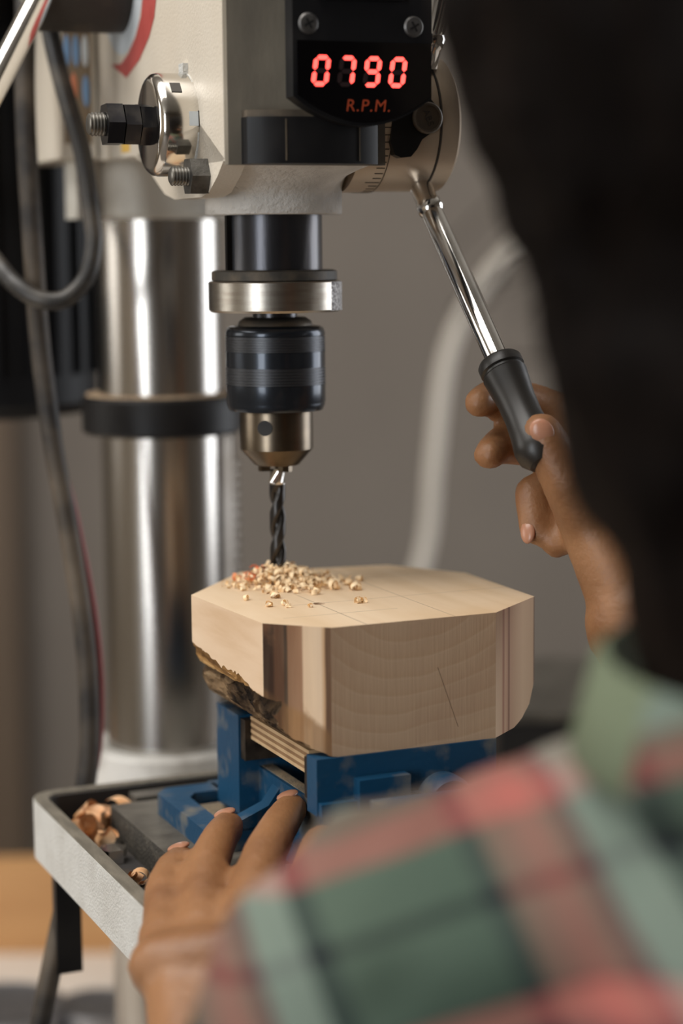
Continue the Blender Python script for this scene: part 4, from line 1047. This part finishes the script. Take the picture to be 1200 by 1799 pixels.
def nail_at(tip, d, n_, w_=4.6, l_=5.6):
    d = Vector(d).normalized(); n_ = Vector(n_); n_ = (n_ - d * n_.dot(d)).normalized(); x_ = d.cross(n_)
    M = Matrix(((x_.x, d.x, n_.x, 0), (x_.y, d.y, n_.y, 0), (x_.z, d.z, n_.z, 0), (0, 0, 0, 1)))
    b = MB(); b.ell(tip, (w_, l_, 1.5), M, 16, 8); b.build('fingernail', nail, body, smooth=180)
for k_ in 'prm':
    p_, r_ = LF[k_][-1]; q_ = Vector(LF[k_][-2][0]); d_ = Vector(p_) - q_
    nn = Vector((-0.25, 0.2, 1)); nn = (nn - d_.normalized() * nn.dot(d_.normalized())).normalized()
    nail_at(Vector(p_) + nn * (r_ * 0.78) + d_.normalized() * 0.8, d_, nn)
nail_at(Vector((79.5, 775.5, -75)) + Vector((-0.5, -7.1, 1.5)), (-11, 1, 18), (-0.15, -1, 0.1), 4.6, 5.6)
nail_at(Vector((79.5, 797, -116)) + Vector((-3.6, -4.4, -0.8)), (0.5, -6, -13), (-0.7, -0.9, 0.3), 3.4, 5.0)
for s_ in (-1, 1):
    b = MB(); b.ell(hp(31 * s_, 80, 2), (10, 6, 6), MHd); e_ = b.build('eye', mat('eye_white', lin(226, 220, 212), 0.2), body, smooth=180)
    b = MB(); b.ell(hp(31 * s_, 85, 1), (4, 2, 4), MHd); b.build('iris', mat('eye_iris', lin(50, 30, 20), 0.2), body, smooth=180)
# hair: full dark mass with loose strands
b = Blob()
b.ell(hp(-9, -20, 26), (118, 112, 112), MHd, 30, 20)
b.ell(hp(0, -44, -10), (98, 78, 96), MHd, 28, 18)
chain(b, [((118, 482, -4), 76), ((117, 470, -36), 69), ((121, 462, -68), 59), ((127, 452, -100), 51), ((132, 444, -116), 46)], 0.3)
chain(b, [((160, 470, -8), 80), ((160, 455, -70), 72), ((152, 446, -112), 60)], 0.3)
for k in range(70):
    a = random.uniform(0, 6.28); e_ = random.uniform(-0.9, 1.3)
    dr = RTH * math.cos(a) * math.cos(e_) + FD * math.sin(a) * math.cos(e_) + UPH * math.sin(e_)
    if dr.dot(FD) > 0.45: continue
    b.ell(hp(0, -26, 18) + dr * 92, random.uniform(14, 24), None, 12, 8)
def hd(p):
    return noise.noise(p * 0.02) * 5 + noise.noise(p * 0.06) * 3.0
hair = fuse(b, 'hair', hairm, pr_, 4.0, 3, hd)
b = MB()
for k in range(1000):
    a = random.uniform(0, 6.28); e_ = random.uniform(-1.0, 1.4)
    dr = RTH * math.cos(a) * math.cos(e_) + FD * math.sin(a) * math.cos(e_) + UPH * math.sin(e_)
    if dr.dot(FD) > 0.35: continue
    p = hp(0, -26, 16) + dr * random.uniform(96, 106); P = [p]
    d_ = (dr * 0.5 + Vector((random.uniform(-1, 1), random.uniform(-1, 1), random.uniform(-1.4, 0.4)))).normalized()
    for s_ in range(7):
        d_ = (d_ + Vector((random.gauss(0, .45), random.gauss(0, .45), random.gauss(-.15, .4)))).normalized(); P.append(P[-1] + d_ * 6.5)
    b.tube(spline(P, 2), 0.45, 3)
o_ = b.build('loose_strands', hairm, hair, smooth=180); tag(o_, kind='stuff')
# shirt
def plaid():
    m, nt, p, tc, sp = nodes_mat('plaid_flannel', 0.95)
    geo = tc.outputs['Object']
    def axis(v, wl, off):
        d = nt.nodes.new('ShaderNodeVectorMath'); d.operation = 'DOT_PRODUCT'; d.inputs[1].default_value = v
        nt.links.new(geo, d.inputs[0])
        return mth(nt, 'FRACT', mth(nt, 'ADD', mth(nt, 'MULTIPLY', d.outputs['Value'], 1.0 / wl), off))
    g1, g2 = lin(82, 96, 84), lin(64, 80, 70); dk = lin(34, 36, 38); pk = lin(164, 96, 88); br = lin(124, 94, 84); wh = lin(136, 148, 138); mg = lin(108, 54, 64); nv = lin(30, 34, 42)
    st1 = [(0.0, g1), (0.44, g2), (0.45, nv), (0.505, nv), (0.515, br), (0.66, pk), (0.73, br), (0.735, mg), (0.765, mg), (0.775, wh), (0.91, wh), (0.92, nv), (0.985, nv), (1.0, g1)]
    st2 = [(0.0, nv), (0.03, nv), (0.04, mg), (0.07, pk), (0.15, pk), (0.16, nv), (0.19, g2), (0.445, g1), (0.455, dk), (0.49, dk), (0.50, g1), (0.67, g1), (0.68, pk), (0.76, pk), (0.77, br), (0.82, br), (0.83, wh), (0.98, wh), (1.0, nv)]
    wv = nz(nt, geo, 8, 2)
    a_ = ramp(nt, axis((0.93, 0.10, 0.36), 0.085, 0.17), st1, 'LINEAR'); c_ = ramp(nt, axis((-0.36, 0.15, 0.92), 0.072, 0.806), st2, 'LINEAR')
    c = mixc(nt, 0.5, a_, c_)
    nt.links.new(c, p.inputs['Base Color'])
    th = nz(nt, geo, 900, 2); bumpn(nt, p, th, 0.25)
    return m
b = Blob()
chain(b, [((142, 446, -178), 84), ((146, 420, -230), 106), ((158, 370, -330), 116), ((178, 310, -440), 110), ((195, 265, -560), 122), ((197, 262, -640), 124)], 0.25, 20, 12)
chain(b, [(LS, 63), ((78, 484, -184), 64), ((138, 456, -178), 68), ((205, 484, -180), 66), (RS, 58)], 0.3)
chain(b, [((112, 464, -168), 46), ((138, 444, -170), 62), ((176, 474, -164), 46)], 0.3)
chain(b, [(LS, 63), (LS.lerp(LE, 0.5), 57), (LE, 46), (LE.lerp(LW, 0.3), 44), (LE.lerp(LW, 0.72), 35)])
chain(b, [(RS, 58), (RS.lerp(RE, 0.5), 54), (RE, 46), (RE.lerp(RW, 0.3), 44), (RE.lerp(RW, 0.55), 38)])
def sd(p):
    return noise.noise(Vector((p.x * 0.018, p.y * 0.018, p.z * 0.03))) * 5 + noise.noise(Vector((p.x * 0.05, p.y * 0.05, p.z * 0.07))) * 2
shirt = fuse(b, 'plaid_shirt', plaid(), pr_, 4.5, 4, sd)
tag(shirt, 'green, pink and white plaid flannel shirt')
# collar: folded band around the neck, plaid at the nape, plain sage leaves at the sides
b = MB(); rws = []
NC = 60
for k in range(NC + 1):
    ad = 118 + 304 * k / NC; a = math.radians(ad)      # open at the throat (towards the gaze)
    dirv = Vector((math.cos(a), math.sin(a), 0))
    base = Vector((124, 472, -108))
    sg = 0.5 + 0.5 * math.cos(a - math.radians(270))    # 1 at the nape, 0 at the throat
    ring = []
    for rr_, zz in ((55, -24), (56, 6), (59, 11), (62, 9), (68, -14), (66, -16), (60, 2), (58, 4)):
        ring.append(b.bm.verts.new(base + dirv * rr_ + Vector((0, 0, zz - 7 * sg))))
    rws.append((ring, ad))
for (A_, aa), (B_, _) in zip(rws[:-1], rws[1:]):
    for i in range(8):
        b.bm.faces.new((A_[i], B_[i], B_[(i + 1) % 8], A_[(i + 1) % 8])).material_index = 1 if 206 < aa < 334 else 0
b.bm.faces.new(rws[0][0]); b.bm.faces.new(rws[-1][0][::-1])
b.build('collar', [sage, shirt.data.materials[0]], shirt, smooth=60)
# trousers and shoes
b = Blob(); chain(b, [((195, 265, -600), 118), ((195, 265, -650), 116)], 0.3, 18, 10)
for s_ in (-1, 1): chain(b, [((195 + 55 * s_, 265, -620), 98), ((195 + 70 * s_, 300, -900), 70), ((195 + 75 * s_, 258, -1215), 54)], 0.3)
fuse(b, 'trousers', denim, pr_, 6, 4)
for s_ in (-1, 1):
    b = Blob(); cx_ = 195 + 77 * s_
    chain(b, [((cx_, 235, -1255), 36), ((cx_, 300, -1262), 34), ((cx_, 380, -1272), 27)], 0.25)
    for a_ in b.v: a_[:, 2] = np.maximum(a_[:, 2], -1298)
    fuse(b, 'shoe', shoe_m, pr_, 5, 3)
